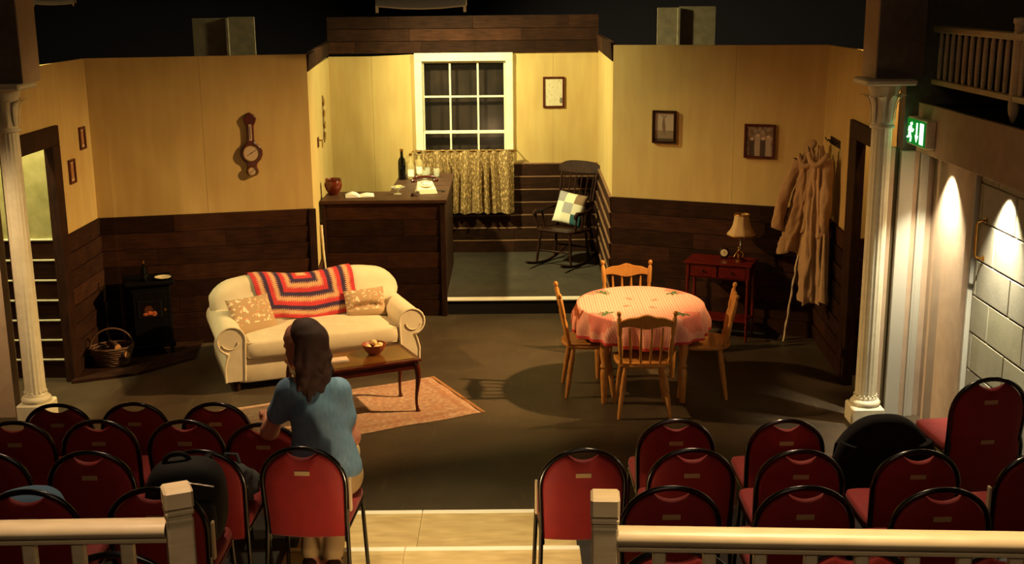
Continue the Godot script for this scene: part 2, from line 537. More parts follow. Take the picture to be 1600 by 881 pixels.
func house_light(label: String, pos: Vector3, target: Vector3, col: Color, e: float, ang: float, att := 1.0):
	var t := thing("house_downlight", label, "light", pos, 0, "downlights over the seats")
	var b := MB.new()
	b.lathe([Vector2(0.0, 0.16), Vector2(0.07, 0.15), Vector2(0.075, 0.0), Vector2(0.065, 0.0), Vector2(0.06, 0.05), Vector2(0, 0.05)], 18)
	part("can", b, M.lantern, t)
	b = MB.new()
	b.lathe([Vector2(0, 0.03), Vector2(0.058, 0.03), Vector2(0.058, 0.04), Vector2(0, 0.04)], 16)
	part("lens", b, glow(col, 2.0), t)
	b = MB.new()
	b.tube([Vector3(0, 0.15, 0), Vector3(0, 6.9 - pos.y, 0)], 0.01, 6)
	part("drop_rod", b, M.lantern, t)
	spot(t, pos + Vector3(0, -0.01, 0), target, col, e, ang, att, 0.05)

func _ready():
	rng.seed = 20240
	# camera
	var cam := Camera3D.new()
	cam.name = "camera"
	cam.fov = rad_to_deg(2.0 * atan(440.5 / 1900.0))
	cam.position = Vector3(0, 3.25, 0)
	cam.rotation_degrees = Vector3(-13.5, 0, -0.5)
	cam.near = 0.05
	add_child(cam)
	cam.current = true
	# environment: no sky reaches this room
	var we := WorldEnvironment.new()
	we.name = "world_environment"
	var env := Environment.new()
	env.background_mode = Environment.BG_COLOR
	env.background_color = Color(0, 0, 0)
	env.tonemap_mode = Environment.TONE_MAPPER_LINEAR
	env.tonemap_exposure = 1.0
	env.sdfgi_enabled = true
	env.ssao_enabled = true
	env.ssil_enabled = true
	we.environment = env
	add_child(we)
	make_materials()
	# stage lanterns: one over each side wall, two over the alcove, one wash from the front
	var warm := Color(1.0, 0.81, 0.53)
	lantern("theatre lantern over the right side wall aimed at the sofa", Vector3(3.6, 4.4, -9.4), Vector3(-1.6, 0.2, -10.0), warm, 78.0, 29.5, 1.0)
	lantern("theatre lantern over the left side wall aimed at the dining table", Vector3(-4.7, 4.4, -9.5), Vector3(1.2, 0.4, -9.9), warm, 44.0, 24.5, 1.0)
	lantern("theatre lantern above the bar aimed at the rocking chair", Vector3(-2.3, 4.0, -11.8), Vector3(0.9, 1.6, -13.9), Color(1.0, 0.97, 0.70), 36.0, 40.0, 0.9)
	lantern("theatre lantern above the right wall aimed at the bar", Vector3(1.45, 4.0, -12.0), Vector3(-1.8, 1.6, -13.4), Color(1.0, 0.97, 0.70), 24.0, 38.0, 0.9)
	lantern("offstage lamp hung behind the left doorway", Vector3(-4.2, 3.5, -9.55), Vector3(-4.08, 0.0, -9.75), Color(1.0, 0.94, 0.66), 10.0, 46.0, 0.8)
	lantern("offstage lamp hung behind the right doorway", Vector3(3.15, 3.4, -9.35), Vector3(3.1, 1.2, -10.0), warm, 4.0, 40.0, 0.9)
	# house lights over the seats, hung on the stage side so that they graze the chair backs
	house_light("shaded downlight hung over the right block of seats", Vector3(1.3, 5.0, -7.3), Vector3(1.3, 0.6, -5.2), Color(1.0, 0.84, 0.66), 14.0, 26.0)
	house_light("shaded downlight hung over the left block of seats", Vector3(-1.7, 5.0, -7.3), Vector3(-1.6, 0.6, -5.3), Color(1.0, 0.84, 0.66), 8.0, 26.0)
	house_light("shaded downlight hung over the aisle steps", Vector3(-0.3, 4.6, -6.2), Vector3(-0.45, 0.2, -6.5), Color(1.0, 0.90, 0.68), 23.0, 18.0)
	house_light("shaded downlight hung over the right handrail", Vector3(0.95, 4.6, -2.55), Vector3(0.85, 2.0, -2.72), Color(1.0, 0.86, 0.64), 15.0, 23.0)
	house_light("shaded downlight hung over the left handrail", Vector3(-1.0, 4.6, -2.6), Vector3(-0.95, 2.0, -2.8), Color(1.0, 0.85, 0.68), 8.0, 22.0)
	# low step light in the aisle, just below the picture
	var sl := thing("aisle_step_light", "low aisle step light on the third tier, below the picture", "light", Vector3(-0.36, 0.403, -4.72))
	part("bollard", boxm(Vector3(0.07, 0.24, 0.07), 0.008), M.lantern, sl, Vector3(0, 0.12, 0))
	part("lamp_lens", boxm(Vector3(0.05, 0.05, 0.004), 0.001), glow(Color(1.0, 0.82, 0.60), 1.5), sl, Vector3(0, 0.19, -0.038))
	spot(sl, sl.position + Vector3(0, 0.20, -0.06), sl.position + Vector3(0.0, 0.28, -1.2), Color(1.0, 0.82, 0.60), 0.6, 72.0, 0.6, 0.04)
	# unseen area fill added to brighten the handrails and chair backs
	var rl := thing("added_rear_fill", "added area fill light above the rear seats, out of the picture", "light", Vector3(0.2, 4.3, -0.3))
	part("housing", boxm(Vector3(2.6, 0.14, 0.16), 0.01), M.lantern, rl)
	part("fill_panel", boxm(Vector3(2.5, 0.10, 0.01), 0.002), glow(Color(1.0, 0.90, 0.76), 1.0), rl, Vector3(0, 0, -0.086))
	var al := AreaLight3D.new()
	al.light_color = Color(1.0, 0.87, 0.70)
	al.light_energy = 2.6
	al.area_size = Vector2(2.5, 0.10)
	al.shadow_enabled = true
	rl.add_child(al)
	al.position = Vector3(0, 0, -0.10)
	al.rotation_degrees = Vector3(-38, 0, 0)
	var hw := MB.new()
	for sx in [-1, 1]: hw.tube([Vector3(sx * 1.1, 0.06, 0), Vector3(sx * 1.1, 2.6, 0)], 0.006, 5)
	part("hanging_wires", hw, M.lantern, rl).set_meta("kind", "stuff")
	print("lights")
	build_shell()
	build_gallery()
	build_columns()
	build_set_walls()
	build_window()
	print("structure")
	build_objects()

# ---------------------------------------------------------------- set walls
# plan points are (x, distance from the camera line); walls run left to right as the house sees them
func wall_node(called: String, label: String, a: Vector2, b: Vector2) -> Node3D:
	return struct_node(called, label, "wall", Vector3(a.x, 0, -a.y), atan2(b.y - a.y, b.x - a.x))

func sheet(w: Node3D, x0: float, x1: float, y0: float, ya: float, yb: float, m: Material, called := "panel", th := 0.03):
	var b := MB.new()
	b.hexa([Vector3(x0, y0, -th), Vector3(x1, y0, -th), Vector3(x1, y0, 0), Vector3(x0, y0, 0), Vector3(x0, ya, -th), Vector3(x1, yb, -th), Vector3(x1, yb, 0), Vector3(x0, ya, 0)])
	part(called, b, m, w)

func planks(w: Node3D, x0: float, x1: float, y0: float, y1: float, rows: int, z0 := 0.0, lens := Vector2(0.9, 1.9), inv := true, edge: Material = null):
	var h := (y1 - y0) / rows
	for r in rows:
		var x := x0 + 0.0
		var first := true
		while x < x1 - 0.01:
			var L := rng.randf_range(lens.x, lens.y)
			if first:
				L *= rng.randf_range(0.35, 1.0)
				first = false
			var e := minf(x + L, x1)
			if x1 - e < 0.25: e = x1
			var b := MB.new()
			var ya := y0 + r * h
			var yb := ya + h - 0.006
			var j := rng.randf_range(-0.0015, 0.0015)
			var tb := z0 + (0.010 if inv else 0.022) + j
			var tt := z0 + (0.024 if inv else 0.012) + j
			var p := x + 0.0015
			var q := e - 0.0015
			b.hexa([Vector3(p, ya, z0), Vector3(q, ya, z0), Vector3(q, ya, tb), Vector3(p, ya, tb), Vector3(p, yb, z0), Vector3(q, yb, z0), Vector3(q, yb, tt), Vector3(p, yb, tt)])
			var pm: Material = M.plank[rng.randi() % 4]
			part("plank", b, pm, w)
			x = e
		if edge:  # pale strip: light along the plank top put into the colour
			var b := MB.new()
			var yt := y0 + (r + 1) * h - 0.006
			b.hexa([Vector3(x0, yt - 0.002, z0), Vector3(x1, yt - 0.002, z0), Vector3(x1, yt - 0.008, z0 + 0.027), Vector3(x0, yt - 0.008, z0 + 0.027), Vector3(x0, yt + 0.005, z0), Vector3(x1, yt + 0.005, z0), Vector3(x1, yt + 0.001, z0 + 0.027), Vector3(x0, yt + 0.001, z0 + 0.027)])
			part("lit_edge_strip", b, edge, w)
	sheet(w, x0, x1, y0, y1, y1, M.trim_dark, "backing_board", 0.02) if z0 == 0.0 else null

func board(w: Node3D, x0: float, x1: float, y0: float, y1: float, z0: float, z1: float, m: Material, called := "board", bev := 0.004):
	part(called, boxm(Vector3(x1 - x0, y1 - y0, z1 - z0), bev), m, w, Vector3((x0 + x1) / 2, (y0 + y1) / 2, (z0 + z1) / 2))

func build_set_walls():
	var L0 := Vector2(-3.79, 10.98)
	var L1 := Vector2(-1.88, 11.4)
	var R0 := Vector2(1.0, 11.95)
	var R1 := Vector2(2.87, 11.15)
	# left flat
	var w := wall_node("wall_left", "ochre painted stage wall with dark plank wainscot behind the sofa", L0, L1)
	var len: float = L0.distance_to(L1)
	sheet(w, 0, 0.985, 1.25, 2.69, 2.69, M.paint)
	sheet(w, 0.987, len, 1.25, 2.69, 2.69, M.paint)
	planks(w, 0, len, 0, 1.25, 8)
	board(w, len - 0.05, len + 0.02, 0, 1.25, 0.0, 0.035, M.trim_dark, "end_post")
	# left side flat with its doorway
	w = wall_node("wall_left_side", "ochre side wall of the set with a dark framed doorway, behind the left column", Vector2(-3.80, 9.12), L0)
	len = 1.86
	sheet(w, 0, 0.95, 2.19, 2.69, 2.69, M.paint)
	sheet(w, 0.95, len, 1.25, 2.69, 2.69, M.paint)
	planks(w, 1.03, len, 0, 1.25, 8)
	board(w, 0.0, 1.03, 2.03, 2.19, -0.05, 0.03, M.trim_dark, "lintel")
	board(w, 0.87, 1.03, 0.0, 2.03, -0.05, 0.03, M.trim_dark, "jamb")
	board(w, 0.0, 0.1, 0.0, 2.03, -0.05, 0.03, M.trim_dark, "jamb")
	# backing seen through the left doorway
	w = wall_node("wall_left_backing", "pale green backing wall over planks, seen through the left doorway", Vector2(-4.9, 10.12), Vector2(-3.83, 10.12))
	sheet(w, 0, 1.07, 1.235, 2.5, 2.5, M.paint_green)
	planks(w, 0, 1.07, 0, 1.235, 7, 0.0, Vector2(1.2, 2.0), true, M.white_paint)  # white strips paint in the light on the plank tops
	# right flat
	w = wall_node("wall_right", "ochre painted stage wall with dark plank wainscot behind the dining table", R0, R1)
	len = R0.distance_to(R1)
	sheet(w, 0, 1.2, 1.245, 2.725, 2.735, M.paint)
	sheet(w, 1.202, len, 1.245, 2.735, 2.745, M.paint)
	planks(w, 0.0, len, 0, 1.245, 8)
	# right side flat
	var Rn := Vector2(2.76, 9.1)
	w = wall_node("wall_right_side", "ochre side wall of the set with a dark framed doorway, behind the right column", R1, Rn)
	len = R1.distance_to(Rn)
	sheet(w, 0, 1.18, 1.245, 2.745, 2.76, M.paint)
	sheet(w, 1.18, len, 2.2, 2.76, 2.76, M.paint)
	planks(w, 0.0, 1.18, 0, 1.245, 8)
	board(w, 1.18, len, 2.06, 2.2, -0.05, 0.03, M.trim_dark, "lintel")
	board(w, 1.18, 1.44, 0.0, 2.06, -0.05, 0.03, M.trim_dark, "jamb")
	board(w, len - 0.1, len, 0.0, 2.06, -0.05, 0.03, M.trim_dark, "jamb")
	w = wall_node("wall_right_backing", "ochre backing wall over dark planks, seen through the right doorway", Vector2(2.84, 10.0), Vector2(3.7, 10.0))
	sheet(w, 0, 0.86, 1.2, 2.5, 2.5, M.paint)
	planks(w, 0, 0.86, 0, 1.2, 7)
	# alcove
	var A0 := Vector2(-2.12, 14.4)
	var A1 := Vector2(1.03, 14.4)
	w = wall_node("wall_alcove_left", "bright side wall of the alcove behind the bar counter, facing right", L1, A0)
	len = L1.distance_to(A0)
	sheet(w, 0, len, 0.62, 2.53, 2.50, M.paint)
	planks(w, 0, len, 0, 0.62, 4)
	planks(w, 0, len, 2.53, 2.69, 1)
	w = wall_node("wall_alcove_right", "bright side wall of the alcove beside the rocking chair, facing left", A1, R0)
	len = A1.distance_to(R0)
	sheet(w, 0, len, 1.245, 2.57, 2.57, M.paint)
	planks(w, 0, len, 0.0, 1.245, 8, 0.0, Vector2(2.0, 3.0), true, M.plank_edge_lit)
	planks(w, 0, len, 2.57, 2.75, 1)
	w = wall_node("wall_back", "back wall of the alcove, yellow paint over planks with a plank header above the window", A0, A1)
	var X := 2.12
	sheet(w, 0, 0.5, 0.62, 2.51, 2.51, M.paint)
	sheet(w, 0.502, X - 1.118, 0.62, 2.51, 2.53, M.paint)
	sheet(w, X + 0.031, X + 0.5, 1.25, 2.54, 2.55, M.paint)
	sheet(w, X + 0.502, X + 1.03, 1.25, 2.55, 2.555, M.paint)
	planks(w, 0, X - 1.118, 0.17, 0.62, 3)
	planks(w, X + 0.031, X + 1.03, 0.17, 1.25, 7, 0.0, Vector2(1.5, 2.0), true, M.plank_edge_lit)
	planks(w, X - 1.118, X + 0.031, 0.17, 0.78, 4, 0.0, Vector2(1.2, 2.0), true, M.plank_edge_lit)
	planks(w, 0, X + 1.03, 2.545, 2.965, 3, 0.004, Vector2(0.6, 1.4), false)
	sheet(w, 0, X + 1.03, 2.545, 2.96, 2.97, M.trim_dark, "header_backing")

func build_window():
	var z := -14.4
	var w := struct_node("window_1", "white sash window with nine visible dark panes above the café curtain", "window", Vector3(-0.543, 0, z))
	var hw := 0.575
	for s in [-1, 1]:
		board(w, s * hw - (0.0 if s < 0 else 0.085), s * hw + (0.085 if s < 0 else 0.0), 0.78, 2.545, -0.05, 0.045, M.white_paint, "frame_post")
	board(w, -hw, hw, 2.45, 2.545, -0.05, 0.05, M.white_paint, "frame_head")
	board(w, -hw, hw, 0.76, 0.80, -0.05, 0.055, M.white_paint, "sill")
	var x0 := -hw + 0.085
	var x1 := hw - 0.085
	# upper sash and lower sash
	for s in [[1.60, 2.45, -0.02, 2], [0.80, 1.63, 0.012, 2]]:
		var sash := Node3D.new()
		sash.name = "sash"
		w.add_child(sash, true)
		sash.position.z = s[2]
		var f := MB.new()
		var y0: float = s[0]
		var y1: float = s[1]
		f.box(Vector3(0, y1 - 0.012, 0), Vector3(x1 - x0, 0.024, 0.035), 0.003)
		f.box(Vector3(0, y0 + 0.02, 0), Vector3(x1 - x0, 0.04, 0.035), 0.003)
		for q in [x0 + 0.012, x1 - 0.012]: f.box(Vector3(q, (y0 + y1) / 2, 0), Vector3(0.024, y1 - y0, 0.034), 0.003)
		part("sash_frame", f, M.white_paint, sash)
		var cw := (x1 - x0) / 3.0
		for k in [1, 2]: board(sash, x0 + cw * k - 0.011, x0 + cw * k + 0.011, y0, y1, -0.012, 0.016, M.white_paint, "glazing_bar", 0.003)
		var ym := (y0 + y1) / 2 + 0.012
		board(sash, x0, x1, ym - 0.011, ym + 0.011, -0.0125, 0.0165, M.white_paint, "glazing_bar", 0.003)
		for k in 3:
			for r in 2:
				var ya: float = [y0 + 0.04, ym + 0.011][r]
				var yb: float = [ym - 0.011, y1 - 0.024][r]
				board(sash, x0 + cw * k + 0.011, x0 + cw * (k + 1) - 0.011, ya, yb, -0.003, 0.001, M.pane, "pane", 0.0)
	board(w, -hw, hw, 0.78, 2.545, -0.16, -0.14, M.night, "night_backing", 0.0)

func build_shell():
	# stage floor, tiers of the house, black stage box, house walls
	struct_mesh("floor", boxm(Vector3(16, 0.2, 9.7)), M.floor, "dark scuffed stage floor", "floor", Vector3(0, -0.1, -11.75))
	var pf := struct_node("floor_platform", "raised floor of the alcove with a white front edge", "platform", Vector3(-0.46, 0, -13.26))
	board(pf, -1.45, 1.46, 0, 0.17, -1.13, 1.11, M.platform, "deck", 0.0)
	board(pf, -0.25, 1.46, 0.0, 0.145, 1.111, 1.125, M.black, "riser", 0.0)
	var eb := MB.new()
	eb.hexa([Vector3(-0.25, 0.145, 1.105), Vector3(1.16, 0.145, 1.105), Vector3(1.16, 0.145, 1.15), Vector3(-0.25, 0.145, 1.15), Vector3(-0.25, 0.177, 1.105), Vector3(1.16, 0.177, 1.105), Vector3(1.16, 0.155, 1.15), Vector3(-0.25, 0.155, 1.15)])
	part("edge_strip", eb, M.white, pf)
	var lv := [0.15, 0.27, 0.40, 0.55]
	var fr := [6.92, 6.165, 5.42, 4.60, 3.55]
	for i in 4:
		var t := struct_node("floor_tier", ["lowest seating tier with plywood aisle and white edge", "second seating tier with plywood aisle and white edge", "third seating tier, carpeted dark", "fourth seating tier behind the front handrail"][i], "tier", Vector3(0, 0, 0))
		board(t, -4.6, -1.25, -0.1, lv[i], -fr[i], -fr[i + 1], M.tier, "deck", 0.0)
		board(t, 0.36, 3.15, -0.1, lv[i], -fr[i], -fr[i + 1], M.tier, "deck", 0.0)
		var js := [-1.25, [-0.56, -0.60, -0.3, -0.5][i], 0.36]
		for k in 2:
			board(t, js[k] + 0.001, js[k + 1] - 0.001, -0.1, lv[i], -fr[i], -fr[i + 1], M.ply, "tread", 0.0)
			board(t, js[k] + 0.002, js[k + 1] - 0.002, lv[i] - 0.02, lv[i] + 0.003, -fr[i] - 0.012, -fr[i] + 0.035, M.white, "nosing", 0.003)
	struct_mesh("floor_rear", boxm(Vector3(7.75, 1.05, 6.6)), M.tier, "rear balcony floor under the handrail", "floor", Vector3(-0.725, 0.475, -0.25))
	# stage house in black
	struct_mesh("wall_stage_back", boxm(Vector3(16, 7, 0.2)), M.curtain_black, "black backdrop behind the set", "wall", Vector3(0, 3.4, -16.7))
	for s in [-1, 1]:
		struct_mesh("wall_stage_left" if s < 0 else "wall_stage_right", boxm(Vector3(0.2, 7, 7.4)), M.curtain_black, "black masking at the %s of the stage" % ("left" if s < 0 else "right"), "wall", Vector3(s * 8.1, 3.4, -12.9))
	struct_mesh("ceiling", boxm(Vector3(16.4, 0.2, 20.4)), M.black, "black ceiling over stage and house", "ceiling", Vector3(0, 7.0, -6.6))
	struct_mesh("wall_house_left", boxm(Vector3(0.2, 7, 12.7)), M.cream_wall, "cream side wall of the house, left of the seats", "wall", Vector3(-4.75, 3.4, -2.75))
	struct_mesh("wall_house_right", boxm(Vector3(0.2, 7, 12.7)), M.black, "dark outer wall behind the side gallery", "wall", Vector3(6.2, 3.4, -2.75))
	struct_mesh("wall_house_back", boxm(Vector3(11, 7, 0.2)), M.cream_wall, "cream rear wall of the house", "wall", Vector3(0.7, 3.4, 3.55))
	# proscenium returns that close the house from the stage
	struct_mesh("wall_proscenium_left", boxm(Vector3(4.15, 7, 0.12)), M.cream_wall, "cream return of the stage opening beside the left column", "wall", Vector3(-6.0, 3.4, -9.16))
	var pr := struct_node("wall_proscenium_right", "return of the stage opening with grey and cream boards beside the right column", "wall", Vector3(0, 0, -8.98))
	board(pr, 2.80, 8.1, 0, 2.06, -0.14, 0.0, M.cream_wall, "wall_board", 0.0)
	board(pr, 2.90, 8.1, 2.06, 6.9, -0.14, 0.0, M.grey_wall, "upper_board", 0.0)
	board(pr, 2.79, 2.835, 0, 2.10, 0.0, 0.05, M.cream_wall, "strip")
	board(pr, 2.835, 2.878, 0, 2.10, 0.0, 0.012, M.strip_olive, "strip")
	board(pr, 2.878, 2.985, 0, 2.07, 0.0, 0.05, M.strip_grey, "strip")
	board(pr, 2.985, 3.03, 0, 2.07, 0.0, 0.022, M.cream_wall, "strip")
	board(pr, 3.03, 3.05, 0, 2.07, 0.0, 0.04, M.strip_grey, "strip")
	board(pr, 3.05, 3.10, 0, 2.07, 0.0, 0.03, M.strip_grey, "strip")
	# right house wall: plain door panel, post, then painted blocks
	var rw := struct_node("wall_right_house", "painted block wall under the side gallery with a plain cream panel", "wall", Vector3(3.15, 0, 0), -PI / 2)
	# local x runs toward the camera (from D 9 down), local z faces the seats
	board(rw, -8.98, -8.20, 0, 2.07, -0.1, 0.0, M.cream_wall, "panel", 0.0)
	board(rw, -8.20, -8.07, 0, 2.07, -0.1, 0.03, M.cream_wall, "post", 0.006)
	board(rw, -8.09, -8.065, 0, 2.07, 0.0, 0.036, M.strip_grey, "post_edge", 0.003)
	board(rw, -8.06, 3.4, 0, 2.07, -0.1, -0.012, M.mortar, "mortar_bed", 0.0)
	var ys := [0.16, 0.42, 0.68, 0.94, 1.2, 1.45, 1.715, 1.975, 2.07]
	for r in 8:
		var x := -8.06
		var first := true
		while x < -5.4:
			var L := 0.55
			if first:
				L = [0.05, 0.30][r % 2] + 0.0
				first = false
			var y0: float = ys[r]
			var y1: float = ys[r + 1]
			part("block", boxm(Vector3(L - 0.010, y1 - y0 - 0.010, 0.03), 0.004), M.block[rng.randi() % 3], rw, Vector3(x + L / 2, (y0 + y1) / 2, -0.012 + rng.randf_range(0, 0.002)))
			x += L
	var hd := thing("pull_handle", "slim upright metal pull handle on the block wall edge", "handle", Vector3(3.145, 1.48, -7.92))
	var hb := MB.new()
	hb.tube([Vector3(0, 0, 0), Vector3(-0.05, 0.01, 0), Vector3(-0.06, 0.03, 0), Vector3(-0.06, 0.23, 0), Vector3(-0.05, 0.25, 0), Vector3(0, 0.26, 0)], 0.009, 8)
	part("bar", hb, M.brass, hd)
	for y in [0.0, 0.26]: part("rose", boxm(Vector3(0.008, 0.04, 0.03), 0.002), M.brass, hd, Vector3(-0.002, y, 0))

func build_gallery():
	var g := struct_node("gallery", "side galleries with plain cream fascia boards, mainly the right one", "balcony", Vector3(0, 0, 0))
	board(g, 3.0, 3.035, 2.07, 2.425, -9.45, 3.4, M.cream_wall, "fascia", 0.003)
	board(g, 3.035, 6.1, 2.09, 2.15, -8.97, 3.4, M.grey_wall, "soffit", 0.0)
	board(g, 3.035, 6.1, 2.37, 2.41, -8.97, 3.4, M.black, "gallery_floor", 0.0)
	var r := thing("gallery_balustrade", "tan wooden balustrade with slim spindles along the right side gallery", "balustrade", Vector3(3.1, 2.42, -9.06))
	# local z runs toward the camera
	part("top_rail", boxm(Vector3(0.06, 0.05, 4.2), 0.01), M.rail_wood, r, Vector3(0, 0.53, 2.1))
	part("bottom_rail", boxm(Vector3(0.05, 0.04, 4.2), 0.006), M.rail_wood, r, Vector3(0, 0.155, 2.1))
	for k in 33:
		var z := 0.05 + 0.12 * k
		if absf(z - 1.53) < 0.07: continue
		var sp := MB.new()
		sp.lathe([Vector2(0.011, 0.17), Vector2(0.016, 0.20), Vector2(0.017, 0.34), Vector2(0.016, 0.47), Vector2(0.011, 0.51)], 8)
		part("spindle", sp, M.rail_wood, r, Vector3(0, 0, z))
	for z in [1.53, 3.6]:
		var nb := MB.new()
		nb.lathe([Vector2(0, 0.0), Vector2(0.014, 0.015), Vector2(0.03, 0.06), Vector2(0.035, 0.10), Vector2(0.035, 0.60), Vector2(0.045, 0.61), Vector2(0.045, 0.64), Vector2(0, 0.65)], 10)
		part("newel", nb, M.rail_wood, r, Vector3(0, 0, z))
	# exit sign on the fascia end
	var s := thing("exit_sign", "lit green emergency exit sign with white running figure on the gallery fascia", "sign", Vector3(2.965, 2.225, -8.79), -PI / 2)
	part("housing", boxm(Vector3(0.43, 0.20, 0.07), 0.006), M.white_paint, s)
	part("face", boxm(Vector3(0.41, 0.18, 0.006), 0.002), glow(Color(0.0, 0.50, 0.15), 0.5), s, Vector3(0, 0, 0.037))
	var wm := glow(Color(0.85, 1.0, 0.88), 1.6)
	var man := MB.new()
	man.lathe([Vector2(0, -0.014), Vector2(0.012, -0.007), Vector2(0.014, 0), Vector2(0.012, 0.007), Vector2(0, 0.014)], 10, Transform3D(Basis(), Vector3(-0.085, 0.055, 0.0)))
	for q in [[-0.092, 0.035, -0.115, -0.02, 0.018], [-0.115, -0.02, -0.085, -0.045, 0.012], [-0.085, -0.045, -0.095, -0.075, 0.011], [-0.115, -0.02, -0.145, -0.045, 0.012], [-0.145, -0.045, -0.17, -0.05, 0.010], [-0.095, 0.025, -0.06, 0.0, 0.009], [-0.06, 0.0, -0.04, 0.02, 0.008], [-0.097, 0.025, -0.135, 0.03, 0.009], [-0.135, 0.03, -0.15, 0.0, 0.008]]:
		man.tube([Vector3(q[0], q[1], 0), Vector3(q[2], q[3], 0)], q[4] * 0.8, 6)
	part("running_figure", man, wm, s, Vector3(0, 0, 0.041))
	var ar := MB.new()
	ar.prism(PackedVector2Array([Vector2(-0.012, 0.07), Vector2(0.012, 0.07), Vector2(0.012, -0.02), Vector2(0.035, -0.02), Vector2(0.0, -0.07), Vector2(-0.035, -0.02), Vector2(-0.012, -0.02)]), 0, 0.004)
	part("arrow", ar, wm, s, Vector3(0.03, 0, 0.04))
	part("door_symbol", boxm(Vector3(0.075, 0.15, 0.004)), wm, s, Vector3(0.135, 0, 0.042))
	var ol := OmniLight3D.new()
	ol.light_color = Color(0.3, 1.0, 0.5); ol.light_energy = 0.006; ol.light_size = 0.1; ol.shadow_enabled = true; ol.omni_range = 12
	s.add_child(ol); ol.position = Vector3(0, 0, 0.12)
	# wall-washing spots under the fascia
	board(g, -4.035, -4.0, 2.07, 2.425, -9.05, 3.4, M.cream_wall, "fascia", 0.003)
	board(g, -4.64, -4.035, 2.09, 2.15, -9.05, 3.4, M.grey_wall, "soffit", 0.0)
	for k in 4:
		var D: float = [8.60, 7.57, 6.54, 7.8][k]
		var l := thing("led_downlight", ["small white downlight under the gallery edge beside the exit sign", "small white downlight under the gallery edge above the block wall", "small white downlight under the gallery nearest the rear seats", "small white downlight under the left gallery edge beside the left column"][k], "light", Vector3(3.03 if k < 3 else -4.02, 2.075 if k < 3 else 2.058, -D), 0, "downlights under the gallery")
		var rg := MB.new()
		rg.lathe([Vector2(0.010, -0.012), Vector2(0.020, -0.012), Vector2(0.022, -0.004), Vector2(0.022, 0.012)], 14)
		part("rim", rg, M.steel, l)
		var ds := MB.new()
		ds.lathe([Vector2(0.0, -0.006), Vector2(0.012, -0.006), Vector2(0.012, 0.0), Vector2(0, 0.0)], 12)
		part("led_lens", ds, glow(Color(1, 0.93, 0.82), 6.0), l)
		var sp := SpotLight3D.new()
		sp.light_color = Color(1.0, 0.95, 0.82); sp.light_energy = LED_E; sp.spot_angle = 40; sp.spot_angle_attenuation = 1.0; sp.spot_range = 15; sp.light_size = 0.012; sp.shadow_enabled = true
		l.add_child(sp); sp.position = Vector3(0, -0.02, 0); sp.rotation = Vector3(-PI / 2, 0, 0)
		sp.rotation_degrees = Vector3(-86, -90, 0)
		if k == 3:
			sp.look_at_from_position(Vector3(-4.02, 2.03, -7.8), Vector3(-3.72, 1.0, -9.0))
			sp.light_color = Color(1.0, 0.84, 0.62)
			sp.light_energy = 2.2
			sp.spot_angle = 48

const LED_E := 7.0

func build_columns():
	for k in 2:
		var x: float = [-3.735, 2.69][k]
		var D: float = [9.06, 8.82][k]
		var c := thing("proscenium_column", ["cream fluted iron column on a square base at the left of the stage", "cream fluted iron column on a square base at the right of the stage"][k], "column", Vector3(x, 0, -D), 0, "proscenium columns")
		var y0 := 0.0
		part("plinth", boxm(Vector3(0.24, 0.15, 0.24), 0.012), M.white_paint, c, Vector3(0, y0 + 0.075, 0))
		var b := MB.new()
		b.lathe([Vector2(0.0, 0.15), Vector2(0.10, 0.15), Vector2(0.112, 0.165), Vector2(0.112, 0.18), Vector2(0.10, 0.195), Vector2(0.088, 0.20), Vector2(0.088, 0.215), Vector2(0.080, 0.225), Vector2(0.0, 0.225)], 28)
		part("base_moulding", b, M.white_paint, c)
		b = MB.new()
		for j in 16:
			var an := TAU * j / 16
			b.soft(Vector3(cos(an) * 0.083, 0.232, sin(an) * 0.083), Vector3.ONE * 0.016, 1, 1, Transform3D(), 6, 4)
		part("bead_ring", b, M.white_paint, c)
		b = MB.new()
		b.lathe([Vector2(0.079, 0.225), Vector2(0.077, 0.8), Vector2(0.075, 1.5), Vector2(0.073, 2.26)], 96, Transform3D(), 0.055, 16)
		part("shaft", b, M.white_paint, c)
		b = MB.new()
		b.lathe([Vector2(0.0, 2.25), Vector2(0.085, 2.255), Vector2(0.09, 2.265), Vector2(0.085, 2.28), Vector2(0.075, 2.285), Vector2(0.075, 2.40), Vector2(0.10, 2.50), Vector2(0.12, 2.565), Vector2(0.0, 2.57)], 24)
		part("bell", b, M.white_paint, c)
		for j in 8:
			var an := TAU * (j + 0.5) / 8
			var g := []
			for i in 9:
				var t := i / 8.0
				var rr := 0.08 + 0.012 * t + 0.075 * pow(maxf(0, t - 0.45) / 0.55, 1.6)
				var yy := 2.30 + 0.25 * t - (0.06 * pow(maxf(0, t - 0.75) / 0.25, 1.5))
				var row := []
				for q in 5:
					var s := (q - 2) / 2.0
					var hw := 0.028 * (0.55 + 0.9 * t) * (1.0 - 0.6 * pow(t, 4))
					var r2 := rr + 0.008 * (1 - s * s)
					row.append(Vector3(cos(an) * r2 - sin(an) * s * hw, yy, -sin(an) * r2 - cos(an) * s * hw))
				g.append(row)
			var lf := MB.new()
			lf.grid(g)
			part("acanthus_leaf", lf, M.white_paint, c)
		part("abacus", boxm(Vector3(0.36, 0.045, 0.36), 0.012), M.white_paint, c, Vector3(0, 2.592, 0))
		var px := 0.085 if k == 1 else 0.0
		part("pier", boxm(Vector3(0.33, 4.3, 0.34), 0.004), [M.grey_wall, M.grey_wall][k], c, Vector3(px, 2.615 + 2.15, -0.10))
		part("pier_side_board", boxm(Vector3(0.012, 4.3, 0.34), 0.003), M.cream_wall, c, Vector3(px + (0.171 if k == 0 else -0.171), 2.615 + 2.15, -0.10))

